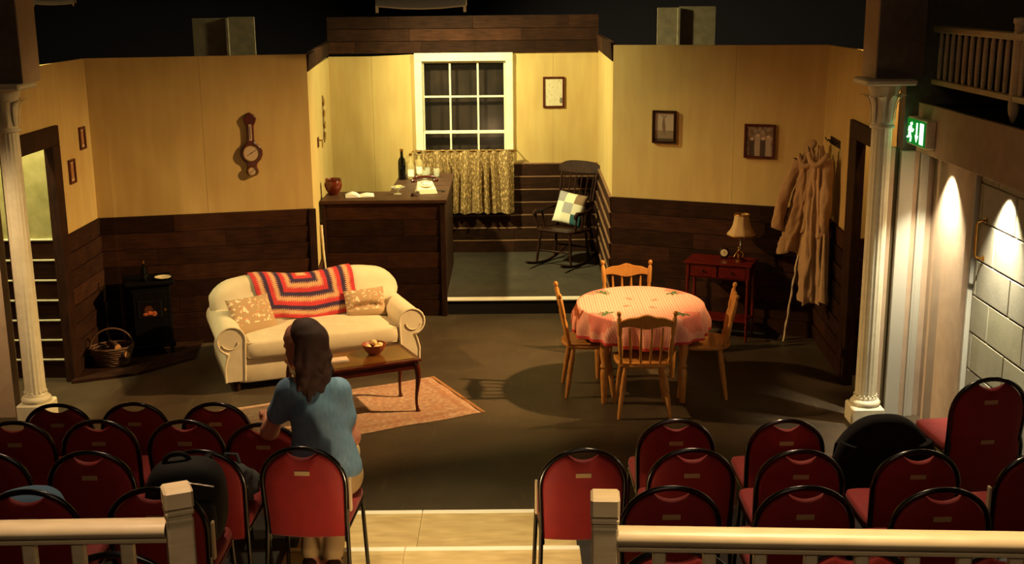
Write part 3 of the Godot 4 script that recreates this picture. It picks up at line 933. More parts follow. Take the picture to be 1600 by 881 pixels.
# ---------------------------------------------------------------- sofa
# front surface and top of the sofa back: x across (-1..1), t from the seat up over the top and down behind
func sofa_back_point(x: float, t: float, off := 0.0) -> Vector3:
	var hw := 0.875
	var ax := absf(x)
	# two soft humps with a dip between, rounded shoulders
	var top := 0.79 + 0.045 * exp(-pow((ax - 0.5) / 0.28, 2)) - 0.26 * (1.0 - sqrt(maxf(0.0, 1.0 - pow(maxf(0.0, ax - 0.74) / 0.262, 2))))
	var thick := 0.25 * (1.0 - 0.25 * pow(ax, 6))
	var y0 := 0.30
	# path: front face from y0 to the shoulder, half circle over the top, back face down
	var rr := thick * 0.5
	var front := top - rr - y0
	var arc := PI * rr
	var back := top - rr - 0.12
	var total := front + arc + back
	var s := t * total
	var y: float
	var z: float
	var n := Vector3.ZERO
	if s < front:
		var q := s / front
		y = y0 + s
		z = rr + 0.055 * sin(q * PI) + 0.02 * (1 - q)
		n = Vector3(0, 0.1, 1)
	elif s < front + arc:
		var a := (s - front) / rr
		y = top - rr + sin(a) * rr
		z = cos(a) * rr
		n = Vector3(0, sin(a), cos(a))
	else:
		y = top - rr - (s - front - arc)
		z = -rr
		n = Vector3(0, 0, -1)
	z += -0.10 * (y - 0.3)
	hw *= 1.0 - 0.15 * (1.0 - smoothstep(0.44, 0.62, y)) * smoothstep(0.6, 1.0, ax)
	return Vector3(x * hw, y, z - 0.24) + n.normalized() * off

func arm_profile(side: float, sc := 1.0) -> PackedVector2Array:
	# rolled arm seen from the front, outer side toward +x before mirroring
	var p := PackedVector2Array()
	p.append(Vector2(-0.085, 0.10))
	p.append(Vector2(-0.095, 0.30))
	p.append(Vector2(-0.10, 0.44))
	var c := Vector2(0.01, 0.455)
	for i in 15:
		var a := PI * 1.02 - (PI * 1.45) * i / 14.0
		p.append(c + Vector2(cos(a), sin(a)) * 0.115)
	p.append(Vector2(0.035, 0.345))
	p.append(Vector2(0.055, 0.30))
	p.append(Vector2(0.075, 0.22))
	p.append(Vector2(0.07, 0.10))
	var q := PackedVector2Array()
	for v in p: q.append(Vector2(v.x * side * sc, 0.10 + (v.y - 0.10) * sc))
	return q

func build_sofa():
	var s := thing("sofa", "cream two-seat sofa with rolled arms and double-humped back", "sofa", Vector3(-1.605, 0, -9.94), deg_to_rad(21.5))
	# local: x across, +z to the front; front edge at z = 0
	s.position = Vector3(-1.605, 0, -9.94)
	var d := -0.42
	var b := MB.new()
	b.soft(Vector3(0, 0.17, -0.41), Vector3(1.50, 0.22, 0.80), 0.14, 0.12, Transform3D(), 40, 14)
	part("base", b, M.cream_cloth, s)
	b = MB.new()
	b.soft(Vector3(0, 0.355, -0.32), Vector3(1.37, 0.20, 0.72), 0.42, 0.16, Transform3D(), 48, 16)
	part("seat_cushion", b, M.cream_cloth, s)
	b = MB.new()
	b.tube([Vector3(-0.64, 0.418, 0.018), Vector3(0, 0.420, 0.026), Vector3(0.64, 0.418, 0.018)], 0.005, 6)
	b.tube([Vector3(-0.64, 0.292, 0.018), Vector3(0, 0.290, 0.026), Vector3(0.64, 0.292, 0.018)], 0.005, 6)
	part("piping", b, M.cream_cloth, s)
	b = MB.new()
	var g := []
	for i in 41:
		var row := []
		for j in 45:
			var x := -1.0 + 2.0 * j / 44.0
			var p := sofa_back_point(x, i / 40.0)
			# creases pulled toward the outer corners
			p.z += 0.006 * sin(x * 9.0 + p.y * 22.0) * (1.0 if i < 18 else 0.0) * smoothstep(0.25, 0.6, absf(x))
			row.append(p + Vector3(0, 0, -0.42))
		g.append(row)
	b.grid(g, false, 1)
	for e in [0, 44]:
		for i in 20:
			var q0: Vector3 = g[i][e]; var q1: Vector3 = g[i + 1][e]; var q2: Vector3 = g[39 - i][e]; var q3: Vector3 = g[40 - i][e]
			b.oquad(q0, q1, q2, q3, Vector3(0, 0.5, -0.66), 1)
	part("back_cushion", b, M.cream_cloth, s)
	for side in [-1.0, 1.0]:
		var arm := Node3D.new()
		arm.name = "arm"
		s.add_child(arm, true)
		arm.position = Vector3(side * 0.765, 0, 0)
		b = MB.new()
		var rows := []
		for i in 15:
			var t := i / 14.0
			var z := 0.02 - 0.82 * t
			var pr := arm_profile(side, 1.0 - 0.06 * t)
			var row := []
			for k in pr.size():
				var kk := k if side > 0 else pr.size() - 1 - k
				row.append(Vector3(pr[kk].x - side * 0.02 * t, pr[kk].y + (0.05 * t * smoothstep(0.25, 0.45, pr[kk].y)), z))
			rows.append(row)
		b.grid(rows, true, 1)
		part("padded_arm", b, M.cream_cloth, arm)
		b = MB.new()
		b.prism(arm_profile(side, 0.985), 0.0, 0.022, Transform3D(), -1, 0.004)
		part("scroll_front", b, M.cream_cloth, arm)
		b = MB.new()
		var pts := []
		for v in arm_profile(side, 1.0): pts.append(Vector3(v.x, v.y, 0.022))
		b.tube(pts, 0.010, 6)
		# inner curl of the scroll
		var curl := []
		for i in 12:
			var a := -0.3 - 2.6 * i / 11.0
			var rr := 0.085 - 0.030 * i / 11.0
			curl.append(Vector3(side * (0.01 + cos(a) * rr), 0.455 + sin(a) * rr, 0.026))
		b.tube(curl, 0.006, 6)
		part("scroll_piping", b, M.cream_cloth, arm)
	for p in [Vector3(-0.74, 0, -0.05), Vector3(0.74, 0, -0.05), Vector3(-0.74, 0, -0.72), Vector3(0.74, 0, -0.72)]:
		b = MB.new()
		b.lathe([Vector2(0, 0), Vector2(0.022, 0), Vector2(0.03, 0.03), Vector2(0.028, 0.11), Vector2(0, 0.11)], 12)
		part("foot", b, M.dark_wood, s, p)
	# crocheted blanket over the back
	var bl := MB.new()
	g = []
	for i in 49:
		var row := []
		for j in 57:
			var u := j / 56.0
			var v := i / 48.0
			# v 0 behind the sofa, 1 at the hanging front edge
			var t := lerpf(0.72, 0.125, v)
			var x := lerpf(-0.50, 0.42, u) + 0.10 * (v - 0.45) * (1.0 - u) * 1.5 + 0.02 * (v - 0.5)
			var p := sofa_back_point(x / 0.875, t, 0.016)
			p.y += (-0.02 * u + 0.012 * sin(u * 9.0)) * smoothstep(0.5, 1.0, v)
			p.z += 0.006 * sin(u * 24.0 + 1.0) * smoothstep(0.5, 1.0, v) + 0.0025 * sin(v * 150.0) 
			row.append(p + Vector3(0, 0, -0.42))
		g.append(row)
	bl.grid(g, false, 1, true)
	var g2 := []
	for r in g:
		var row := []
		for p in r: row.append(p + Vector3(0, -0.004, -0.010))
		g2.append(row)
	bl.grid(g2, false, 1)
	single("crochet_blanket", bl, M.blanket, "red, navy and cream crocheted granny-square blanket draped over the sofa back", "blanket", s.position, s.rotation.y)
	# cushions
	var c := cushion("floral_cushion", "floral cushion standing in the left corner of the sofa", M.floral, 0.41, 0.34, 0.11)
	c.transform = s.transform * Transform3D(Basis.from_euler(Vector3(deg_to_rad(-32), deg_to_rad(20), deg_to_rad(0))), Vector3(-0.53, 0.56, -0.35))
	c = cushion("floral_cushion", "crumpled floral cushion in the right corner of the sofa", M.floral, 0.36, 0.27, 0.13, 0.05)
	c.transform = s.transform * Transform3D(Basis.from_euler(Vector3(deg_to_rad(-24), deg_to_rad(-10), deg_to_rad(4))), Vector3(0.48, 0.545, -0.42))

func cushion(called: String, label: String, m: Material, w: float, h: float, d: float, crumple := 0.0) -> MeshInstance3D:
	var b := MB.new()
	for side in [1, -1]:
		var g := []
		for i in 21:
			var row := []
			for j in 21:
				var u := j / 10.0 - 1.0
				var v := i / 10.0 - 1.0
				var bul := pow(maxf(0.0, (1 - u * u) * (1 - v * v)), 0.42)
				var pin := 1.0 - 0.05 * (1 - u * u) * absf(v) 
				var pin2 := 1.0 - 0.05 * (1 - v * v) * absf(u)
				var z: float = side * d * 0.5 * bul
				if crumple > 0.0 and side > 0: z -= crumple * exp(-pow((v + 0.15 + 0.25 * u * u) / 0.14, 2)) * bul
				row.append(Vector3(u * w * 0.5 * pin2, v * h * 0.5 * pin, z))
			g.append(row)
		b.grid(g, false, 1, side < 0)
	return single(called, b, m, label, "cushion")

# ---------------------------------------------------------------- coffee table, bowl, rug
func build_coffee_table():
	var e := Vector2(0.907, 0.42).normalized()
	var turn := atan2(e.y, e.x)
	var ctr := Vector3(-0.826, 0, -9.325) - Vector3(e.x, 0, -e.y) * 0.47
	var t := thing("coffee_table", "low mahogany coffee table with curved legs in front of the sofa", "table", ctr, turn)
	var b := MB.new()
	b.box(Vector3(0, 0.437, 0), Vector3(0.98, 0.022, 0.46), 0.006)
	part("table_top", b, M.mahogany, t)
	part("glass_inset", boxm(Vector3(0.90, 0.004, 0.38), 0.001), M.table_top, t, Vector3(0, 0.449, 0))
	b = MB.new()
	for s in [-1, 1]:
		b.box(Vector3(0, 0.395, s * 0.205), Vector3(0.92, 0.06, 0.018), 0.003)
		b.box(Vector3(s * 0.46, 0.395, 0), Vector3(0.018, 0.06, 0.41), 0.003)
	part("apron", b, M.mahogany, t)
	for sx in [-1, 1]:
		for sz in [-1, 1]:
			b = MB.new()
			var pts := []
			var rr := []
			var dv := Vector3(sx, 0, sz).normalized()
			for i in 13:
				var q := i / 12.0
				var y := 0.425 * (1 - q)
				var o := 0.018 * sin(q * PI * 1.3) * (1 - q) * 2.0 - 0.006 + 0.02 * pow(q, 6)
				pts.append(Vector3(sx * 0.45, y, sz * 0.195) + dv * o)
				rr.append(lerpf(0.026, 0.011, smoothstep(0, 0.85, q)) + (0.012 * smoothstep(0.9, 0.97, q)))
			b.tube(pts, rr, 10)
			part("leg", b, M.mahogany, t)
	# fruit bowl with eggs, papers
	var bp := Vector3(-1.097, 0.451, -9.255)
	b = MB.new()
	b.lathe([Vector2(0, 0), Vector2(0.045, 0), Vector2(0.05, 0.008), Vector2(0.075, 0.035), Vector2(0.095, 0.075), Vector2(0.098, 0.085), Vector2(0.092, 0.085), Vector2(0.085, 0.07), Vector2(0.06, 0.03), Vector2(0, 0.02)], 24)
	single("bowl", b, M.terracotta, "terracotta bowl standing on the coffee table", "bowl", bp)
	var ez := [Vector3(-0.042, 0.062, 0.018), Vector3(0.026, 0.062, 0.032), Vector3(0.040, 0.064, -0.024), Vector3(-0.015, 0.064, -0.042), Vector3(0.0, 0.092, -0.002)]
	for i in 5:
		b = MB.new()
		b.lathe([Vector2(0, -0.026), Vector2(0.014, -0.023), Vector2(0.022, -0.012), Vector2(0.0245, 0), Vector2(0.021, 0.014), Vector2(0.012, 0.026), Vector2(0, 0.031)], 14, at_turn(Vector3.ZERO, Vector3(1.2, i * 1.3, 0.3)))
		single("egg", b, M.egg if i != 3 else M.terracotta, ["pale egg at the left side of the terracotta bowl", "pale egg at the front right of the terracotta bowl", "pale egg at the far right of the terracotta bowl", "reddish egg at the back of the terracotta bowl", "pale egg lying on top in the terracotta bowl"][i], "egg", bp + ez[i], 0, "eggs in the terracotta bowl")
	b = MB.new()
	b.box(Vector3(0, 0.006, 0), Vector3(0.15, 0.012, 0.10), 0.002)
	var bk := thing("booklet", "small pale booklet lying on the coffee table beside the woman's head", "book", Vector3(-1.36, 0.451, -9.08), 0.35)
	part("pages", b, M.paper, bk)
	part("cover", boxm(Vector3(0.152, 0.002, 0.102)), mat(Color(0.86, 0.76, 0.68), 0.6), bk, Vector3(0, 0.013, 0))
	# rug
	var rc := Vector3(-0.25, 0, -9.11)
	var ex := Vector3(-0.894, 0, 0.447)
	var ey := Vector3(-0.447, 0, -0.894)
	b = MB.new()
	var g := []
	var top := []
	for i in 25:
		var row := []
		for j in 41:
			var u := j / 40.0
			var v := i / 24.0
			var p := rc + ex * (u * 1.8) + ey * (v * 1.03)
			var ed := minf(minf(u * 1.8, (1 - u) * 1.8), minf(v, 1 - v))
			p.y = 0.012 * smoothstep(0.0, 0.02, ed + 0.002) + 0.003 + 0.004 * sin(u * 13.0 + v * 3.0) * smoothstep(0, 0.1, ed)
			p += ex * 0.006 * sin(v * 17.0) + ey * 0.008 * sin(u * 19.0 + 1.0)
			row.append(p - rc)
		g.append(row)
	b.grid(g, false, 1, true)
	var rug := thing("rug", "tan patterned rug under the coffee table", "rug", rc)
	part("pile", b, M.rug, rug)
	for s in [0.0, 1.0]:
		b = MB.new()
		for k in 70:
			var p: Vector3 = ex * (s * 1.8) + ey * (1.03 * (k + 0.5) / 70.0)
			var o: Vector3 = ex * (0.035 if s > 0.5 else -0.035)
			b.tube([p + Vector3(0, 0.009, 0), p + o + ey * rng.randf_range(-0.006, 0.006) + Vector3(0, 0.004, 0)], 0.0022, 4)
		var fr := part("fringe", b, M.logend, rug)
		fr.set_meta("kind", "stuff")

# ---------------------------------------------------------------- dining set
func build_dining():
	var T := Vector3(1.05, 0, -9.65)
	var t := thing("dining_table", "round pine dining table with turned legs under the pink cloth", "table", T)
	var b := MB.new()
	var pl := PackedVector2Array()
	for i in 48: pl.append(Vector2(cos(TAU * i / 48) * 0.505, sin(TAU * i / 48) * 0.585))
	b.prism(pl, 0.715, 0.742, Transform3D(Basis(Vector3.RIGHT, Vector3.FORWARD, Vector3.UP), Vector3.ZERO), 1)
	part("table_top", b, M.pine, t)
	b = MB.new()
	for s in [-1, 1]:
		b.box(Vector3(0, 0.66, s * 0.31), Vector3(0.62, 0.09, 0.02), 0.003)
		b.box(Vector3(s * 0.31, 0.66, 0), Vector3(0.02, 0.09, 0.62), 0.003)
	part("apron", b, M.pine, t)
	for sx in [-1, 1]:
		for sz in [-1, 1]:
			b = MB.new()
			b.lathe([Vector2(0, 0), Vector2(0.022, 0), Vector2(0.026, 0.1), Vector2(0.034, 0.26), Vector2(0.024, 0.29), Vector2(0.036, 0.31), Vector2(0.024, 0.335), Vector2(0.04, 0.42), Vector2(0.036, 0.52), Vector2(0.026, 0.56), Vector2(0.04, 0.575), Vector2(0.04, 0.72), Vector2(0, 0.72)], 16)
			part("leg", b, M.pine, t, Vector3(sx * 0.315, 0, sz * 0.33))
	# cloth
	b = MB.new()
	var nr := 30
	var na := 252
	var drop := 0.205
	for i in nr:
		for j in na:
			var q := []
			var uv := []
			for c in [[i, j], [i, j + 1], [i + 1, j + 1], [i + 1, j]]:
				q.append(cloth_point(c[0] / float(nr), TAU * c[1] / na, drop))
				var rr: float = c[0] / float(nr)
				uv.append(Vector2(0.5 + 0.5 * rr * cos(TAU * c[1] / na), 0.5 + 0.5 * rr * sin(TAU * c[1] / na)))
			b.tri(q[0], q[2], q[1], 1, uv[0], uv[2], uv[1])
			if i > 0: pass
			b.tri(q[0], q[3], q[2], 1, uv[0], uv[3], uv[2])
	var m: StandardMaterial3D = M.cloth
	m.cull_mode = BaseMaterial3D.CULL_DISABLED
	single("tablecloth", b, m, "pink striped tablecloth with holly sprigs hanging over the round dining table", "tablecloth", T)
	var ch := make_dining_chair("pine dining chair with its back to the seats, nearest the house")
	ch.position = Vector3(1.02, 0, -9.13); ch.rotation.y = 0.0
	copy_of(ch, "pine dining chair at the left of the round table, facing right", Vector3(0.63, 0, -9.66), deg_to_rad(-88), "pine chairs around the dining table")
	copy_of(ch, "pine dining chair at the right of the round table, facing left", Vector3(1.56, 0, -9.60), deg_to_rad(82), "pine chairs around the dining table")
	copy_of(ch, "pine dining chair on the far side of the round table", Vector3(1.03, 0, -10.40), PI, "pine chairs around the dining table")

func cloth_point(r: float, a: float, drop: float) -> Vector3:
	var edge := 0.70
	var c := cos(a)
	var s := sin(a)
	if r <= edge:
		var k := r / edge
		return Vector3(c * 0.522 * k, 0.748 - 0.004 * smoothstep(0.93, 1.0, k), s * 0.602 * k)
	var t := (r - edge) / (1.0 - edge)
	var fold := sin(a * 21.0 + 0.9 * sin(a * 3.0)) * 0.65 + sin(a * 9.0 + 1.3) * 0.35
	var o := 0.008 * sin(minf(t, 0.3) / 0.3 * PI / 2) + (0.034 * fold + 0.020) * smoothstep(0.0, 0.7, t)
	return Vector3(c * (0.522 + o), 0.744 - drop * t * (1.0 + 0.05 * sin(a * 5.0)) - 0.003 * smoothstep(0, 0.2, t), s * (0.602 + o))

# faces -z, origin on the floor under the seat
func make_dining_chair(label: String) -> Node3D:
	var t := thing("dining_chair", label, "chair", Vector3.ZERO, 0, "pine chairs around the dining table")
	var b := MB.new()
	var pl := PackedVector2Array()
	for i in 32:
		var a := TAU * i / 32
		var k := 0.225 if sin(a) < 0 else 0.215
		pl.append(Vector2(signf(cos(a)) * pow(absf(cos(a)), 0.75) * 0.225 * (1.0 + 0.06 * sin(a)), signf(sin(a)) * pow(absf(sin(a)), 0.7) * k))
	b.prism(pl, 0.415, 0.448, Transform3D(Basis(Vector3.RIGHT, Vector3.FORWARD, Vector3.UP), Vector3.ZERO), 1, 0.008)
	part("seat", b, M.pine, t)
	for sx in [-1, 1]:
		for sz in [-1, 1]:
			b = MB.new()
			turned(b, Vector3(sx * 0.20, 0, sz * (0.20 if sz > 0 else 0.185)), Vector3(sx * 0.145, 0.425, sz * 0.135), [[0.012, 0.0], [0.016, 0.1], [0.021, 0.42], [0.017, 0.46], [0.022, 0.5], [0.021, 0.7], [0.015, 0.95], [0.014, 1.0]], 12)
			part("leg", b, M.pine, t)
	for sx in [-1, 1]:
		b = MB.new()
		turned(b, Vector3(sx * 0.185, 0.44, 0.175), Vector3(sx * 0.215, 0.885, 0.262), [[0.013, 0], [0.018, 0.06], [0.012, 0.12], [0.018, 0.2], [0.019, 0.45], [0.013, 0.52], [0.019, 0.58], [0.018, 0.86], [0.010, 0.9], [0.016, 0.925], [0.019, 0.955], [0.015, 0.985], [0.006, 1.0]], 12)
		part("back_post", b, M.pine, t)
	for k in 4:
		var x := (k - 1.5) * 0.075
		b = MB.new()
		turned(b, Vector3(x, 0.44, 0.185), Vector3(x * 1.12, 0.745, 0.238), [[0.008, 0], [0.011, 0.15], [0.007, 0.28], [0.012, 0.42], [0.010, 0.75], [0.007, 1]], 8)
		part("spindle", b, M.pine, t)
	b = MB.new()
	var cp := PackedVector2Array()
	for i in 17:
		var u := -1.0 + i / 8.0
		cp.append(Vector2(u * 0.205, 0.045 + 0.022 * cos(u * PI * 0.9) + 0.006 * cos(u * PI * 3)))
	for i in 17:
		var u := 1.0 - i / 8.0
		cp.append(Vector2(u * 0.205, -0.038 - 0.012 * cos(u * PI * 1.5)))
	b.prism(cp, -0.011, 0.011, at_turn(Vector3(0, 0.785, 0.243), Vector3(deg_to_rad(11), 0, 0)), 1, 0.004)
	part("crest_rail", b, M.pine, t)
	return t

# ---------------------------------------------------------------- bar counter and what stands on it
func build_counter():
	var t := thing("bar_counter", "L-shaped bar counter clad in dark planks with a brown top", "counter", Vector3(-1.91, 0, -12.1))
	# local x to the right from the left end, z toward the house
	var W := 1.24
	planks(t, 0.04, W - 0.05, 0.0, 1.175, 7, 0.001, Vector2(0.8, 1.6))
	board(t, 0.04, W - 0.05, 0.0, 1.175, -0.03, 0.0, M.trim_dark, "front_carcass", 0.0)
	board(t, 0.0, 0.04, 0.0, 1.175, -0.06, 0.04, M.trim_dark, "corner_post")
	board(t, W - 0.05, W + 0.005, 0.0, 1.175, -0.06, 0.04, M.trim_dark, "corner_post")
	board(t, W - 0.04, W - 0.005, 0.17, 1.175, -1.68, -0.06, M.trim_dark, "side_panel", 0.0)
	var b := MB.new()
	var pl := PackedVector2Array([Vector2(-0.005, -0.06), Vector2(W + 0.02, -0.06), Vector2(W + 0.02, 1.74), Vector2(W - 0.60, 1.74), Vector2(W - 0.60, 0.50), Vector2(-0.005, 0.50)])
	b.prism(pl, 1.176, 1.212, Transform3D(Basis(Vector3.RIGHT, Vector3.FORWARD, Vector3.UP), Vector3.ZERO), -1, 0.004)
	part("counter_top", b, M.counter_top, t)
	var Y := 1.2125
	# glazed brown jar
	b = MB.new()
	b.lathe([Vector2(0, 0), Vector2(0.045, 0), Vector2(0.05, 0.012), Vector2(0.075, 0.05), Vector2(0.092, 0.10), Vector2(0.088, 0.135), Vector2(0.078, 0.15), Vector2(0.088, 0.165), Vector2(0.082, 0.168), Vector2(0.07, 0.15), Vector2(0.078, 0.10), Vector2(0.05, 0.03), Vector2(0, 0.02)], 28)
	single("glazed_pot", b, M.glaze, "round brown glazed pot on the left end of the bar", "pot", Vector3(-1.83, Y, -12.40))
	# open book
	var bk := thing("open_book", "open book with blank white pages lying on the bar", "book", Vector3(-1.55, Y, -12.30), deg_to_rad(8))
	for s in [-1, 1]:
		b = MB.new()
		var g := []
		var gl := []
		for i in 9:
			var u := i / 8.0
			var x: float = s * u * 0.145
			var y := 0.004 + 0.028 * sin(minf(u * 2.2, PI * 0.5) ) * (1.0 - 0.75 * u) + (0.016 if s < 0 else 0.0) * sin(u * PI)
			g.append([Vector3(x, y, 0.10), Vector3(x, y, -0.10)])
			gl.append([Vector3(x, 0.001, 0.10), Vector3(x, 0.001, -0.10)])
		b.grid(g, false, 1, s < 0)
		for i in 8:
			b.quad(gl[i][0], gl[i + 1][0], g[i + 1][0], g[i][0])
			b.quad(gl[i][1], g[i][1], g[i + 1][1], gl[i + 1][1])
		b.quad(gl[8][0], gl[8][1], g[8][1], g[8][0])
		part("page_block", b, M.paper, bk)
	part("cover", boxm(Vector3(0.30, 0.003, 0.21)), mat(Color(0.25, 0.14, 0.10), 0.7), bk, Vector3(0, 0.0015, 0))
	# glass dish on a foot, with crisps of crumpled paper
	var ds := thing("glass_dish", "small footed glass dish between the open book and the telephone", "dish", Vector3(-1.17, Y, -12.42))
	b = MB.new()
	b.lathe([Vector2(0, 0), Vector2(0.045, 0), Vector2(0.045, 0.004), Vector2(0.008, 0.012), Vector2(0.008, 0.04), Vector2(0.05, 0.055), Vector2(0.075, 0.075), Vector2(0.071, 0.077), Vector2(0.045, 0.062), Vector2(0, 0.05)], 20)
	part("glass", b, M.bottle_clear, ds)
	b = MB.new()
	for i in 9:
		var a := i * 2.4
		b.soft(Vector3(cos(a) * 0.035 * sqrt(i / 9.0) , 0.072 + 0.006 * (i % 3), sin(a) * 0.035 * sqrt(i / 9.0)), Vector3(0.03, 0.014, 0.022), 0.8, 0.8, at_turn(Vector3.ZERO, Vector3(0, 0, 0)), 8, 6)
	part("contents", b, M.egg, ds)
	# dial telephone
	var ph := thing("dial_telephone", "ivory dial telephone with a dark handset on the bar", "telephone", Vector3(-0.89, Y, -12.52), deg_to_rad(12))
	b = MB.new()
	b.hexa([Vector3(-0.10, 0, -0.10), Vector3(0.10, 0, -0.10), Vector3(0.11, 0, 0.11), Vector3(-0.11, 0, 0.11), Vector3(-0.075, 0.115, -0.07), Vector3(0.075, 0.115, -0.07), Vector3(0.095, 0.045, 0.10), Vector3(-0.095, 0.045, 0.10)])
	part("body", b, M.ivory, ph)
	var tilt := at_turn(Vector3(0, 0.086, 0.02), Vector3(deg_to_rad(22), 0, 0))
	b = MB.new()
	b.lathe([Vector2(0, 0.0), Vector2(0.066, 0.0), Vector2(0.066, 0.012), Vector2(0.06, 0.016), Vector2(0.03, 0.016), Vector2(0, 0.018)], 28, tilt)
	var dial := part("dial", b, M.ivory, ph)
	b = MB.new()
	for i in 10:
		var a := 0.5 + i * 0.5
		b.lathe([Vector2(0, 0.0165), Vector2(0.008, 0.0165), Vector2(0.008, 0.018), Vector2(0, 0.018)], 8, tilt * Transform3D(Basis(), Vector3(cos(a) * 0.045, 0, -sin(a) * 0.045)))
	part("finger_holes", b, M.dark_wood, dial)
	b = MB.new()
	b.tube([Vector3(-0.115, 0.125, -0.06), Vector3(-0.10, 0.148, -0.055), Vector3(0, 0.155, -0.05), Vector3(0.10, 0.148, -0.055), Vector3(0.115, 0.125, -0.06)], [0.02, 0.02, 0.014, 0.02, 0.02], 10)
	b.lathe([Vector2(0, 0), Vector2(0.03, 0), Vector2(0.033, 0.02), Vector2(0.02, 0.035), Vector2(0, 0.036)], 14, at_turn(Vector3(-0.115, 0.1, -0.06)))
	b.lathe([Vector2(0, 0), Vector2(0.03, 0), Vector2(0.033, 0.02), Vector2(0.02, 0.035), Vector2(0, 0.036)], 14, at_turn(Vector3(0.115, 0.1, -0.06)))
	part("handset", b, M.mahogany, ph)
	b = MB.new()
	b.tube([Vector3(0.10, 0.01, -0.08), Vector3(0.16, 0.005, -0.02), Vector3(0.20, 0.004, 0.02), Vector3(0.16, 0.004, 0.05)], 0.005, 6)
	part("cord", b, M.metal_black, ph)
	# small ornaments before the telephone
	b = MB.new()
	b.lathe([Vector2(0, 0), Vector2(0.022, 0), Vector2(0.026, 0.02), Vector2(0.018, 0.04), Vector2(0.022, 0.05), Vector2(0, 0.052)], 14)
	single("salt_pot", b, M.steel, "tiny bright metal pot in front of the telephone", "pot", Vector3(-0.955, Y, -12.28))
	b = MB.new()
	b.lathe([Vector2(0, 0), Vector2(0.018, 0), Vector2(0.022, 0.015), Vector2(0.012, 0.035), Vector2(0, 0.038)], 12)
	single("salt_pot", b, M.dark_wood, "tiny dark pot beside the bright one on the bar", "pot", Vector3(-1.005, Y, -12.27))
	# bottles
	bottle("wine_bottle", "dark wine bottle at the back of the bar", Vector3(-1.21, Y, -13.42), [Vector2(0, 0), Vector2(0.040, 0), Vector2(0.043, 0.01), Vector2(0.043, 0.19), Vector2(0.036, 0.225), Vector2(0.017, 0.255), Vector2(0.015, 0.32), Vector2(0.018, 0.322), Vector2(0.018, 0.335), Vector2(0, 0.336)], M.bottle_dark, false)
	bottle("spirit_bottle", "clear spirit bottle with a pale label beside the wine bottle", Vector3(-1.115, Y, -13.46), [Vector2(0, 0), Vector2(0.040, 0), Vector2(0.042, 0.01), Vector2(0.042, 0.13), Vector2(0.032, 0.17), Vector2(0.014, 0.20), Vector2(0.013, 0.26), Vector2(0.016, 0.262), Vector2(0.016, 0.28), Vector2(0, 0.281)], M.spirit, true)
	bottle("spirit_bottle", "small spirit bottle with a dark stopper at the back of the bar", Vector3(-1.035, Y, -13.66), [Vector2(0, 0), Vector2(0.038, 0), Vector2(0.040, 0.01), Vector2(0.040, 0.15), Vector2(0.030, 0.18), Vector2(0.014, 0.20), Vector2(0.013, 0.24), Vector2(0.02, 0.242), Vector2(0.02, 0.275), Vector2(0, 0.278)], M.spirit, true)
	for i in 3:
		b = MB.new()
		b.lathe([Vector2(0, 0), Vector2(0.030, 0), Vector2(0.034, 0.09), Vector2(0.032, 0.09), Vector2(0.028, 0.008), Vector2(0, 0.008)], 18)
		single("tumbler", b, M.bottle_clear, ["tall clear tumbler standing behind the telephone", "clear tumbler nearest the curtain on the bar", "clear tumbler close behind the telephone"][i], "glass", [Vector3(-0.95, Y, -13.70), Vector3(-0.84, Y, -13.62), Vector3(-0.96, Y, -13.45)][i], 0, "tumblers on the bar")
	# stick leaning at the end of the counter
	b = MB.new()
	b.tube([Vector3(-1.845, 0.01, -11.93), Vector3(-1.895, 0.70, -11.99), Vector3(-1.912, 0.97, -12.02)], [0.013, 0.012, 0.014], 8)
	single("broom_handle", b, M.rail_wood, "thin pale wooden pole leaning against the left end of the bar", "pole")

func bottle(called: String, label: String, at: Vector3, prof: Array, m: Material, lab: bool):
	var t := thing(called, label, "bottle", at)
	var b := MB.new()
	b.lathe(prof, 20)
	part("glass", b, m, t)
	b = MB.new()
	var n := prof.size()
	var top: Vector2 = prof[n - 2]
	b.lathe([Vector2(0, top.y - 0.02), Vector2(top.x + 0.002, top.y - 0.02), Vector2(top.x + 0.002, top.y + 0.003), Vector2(0, top.y + 0.004)], 12)
	part("cap", b, M.dark_wood if called == "spirit_bottle" and prof[1].x < 0.039 else M.brass, t)
	if lab:
		b = MB.new()
		var g := []
		for i in 9:
			var a := -PI / 2 - 0.9 + 1.8 * i / 8.0
			var r: float = prof[2].x + 0.001
			g.append([Vector3(cos(a) * r, 0.03, -sin(a) * r), Vector3(cos(a) * r, 0.11, -sin(a) * r)])
		b.grid(g, false, 1, true)
		part("paper_label", b, M.paper, t)

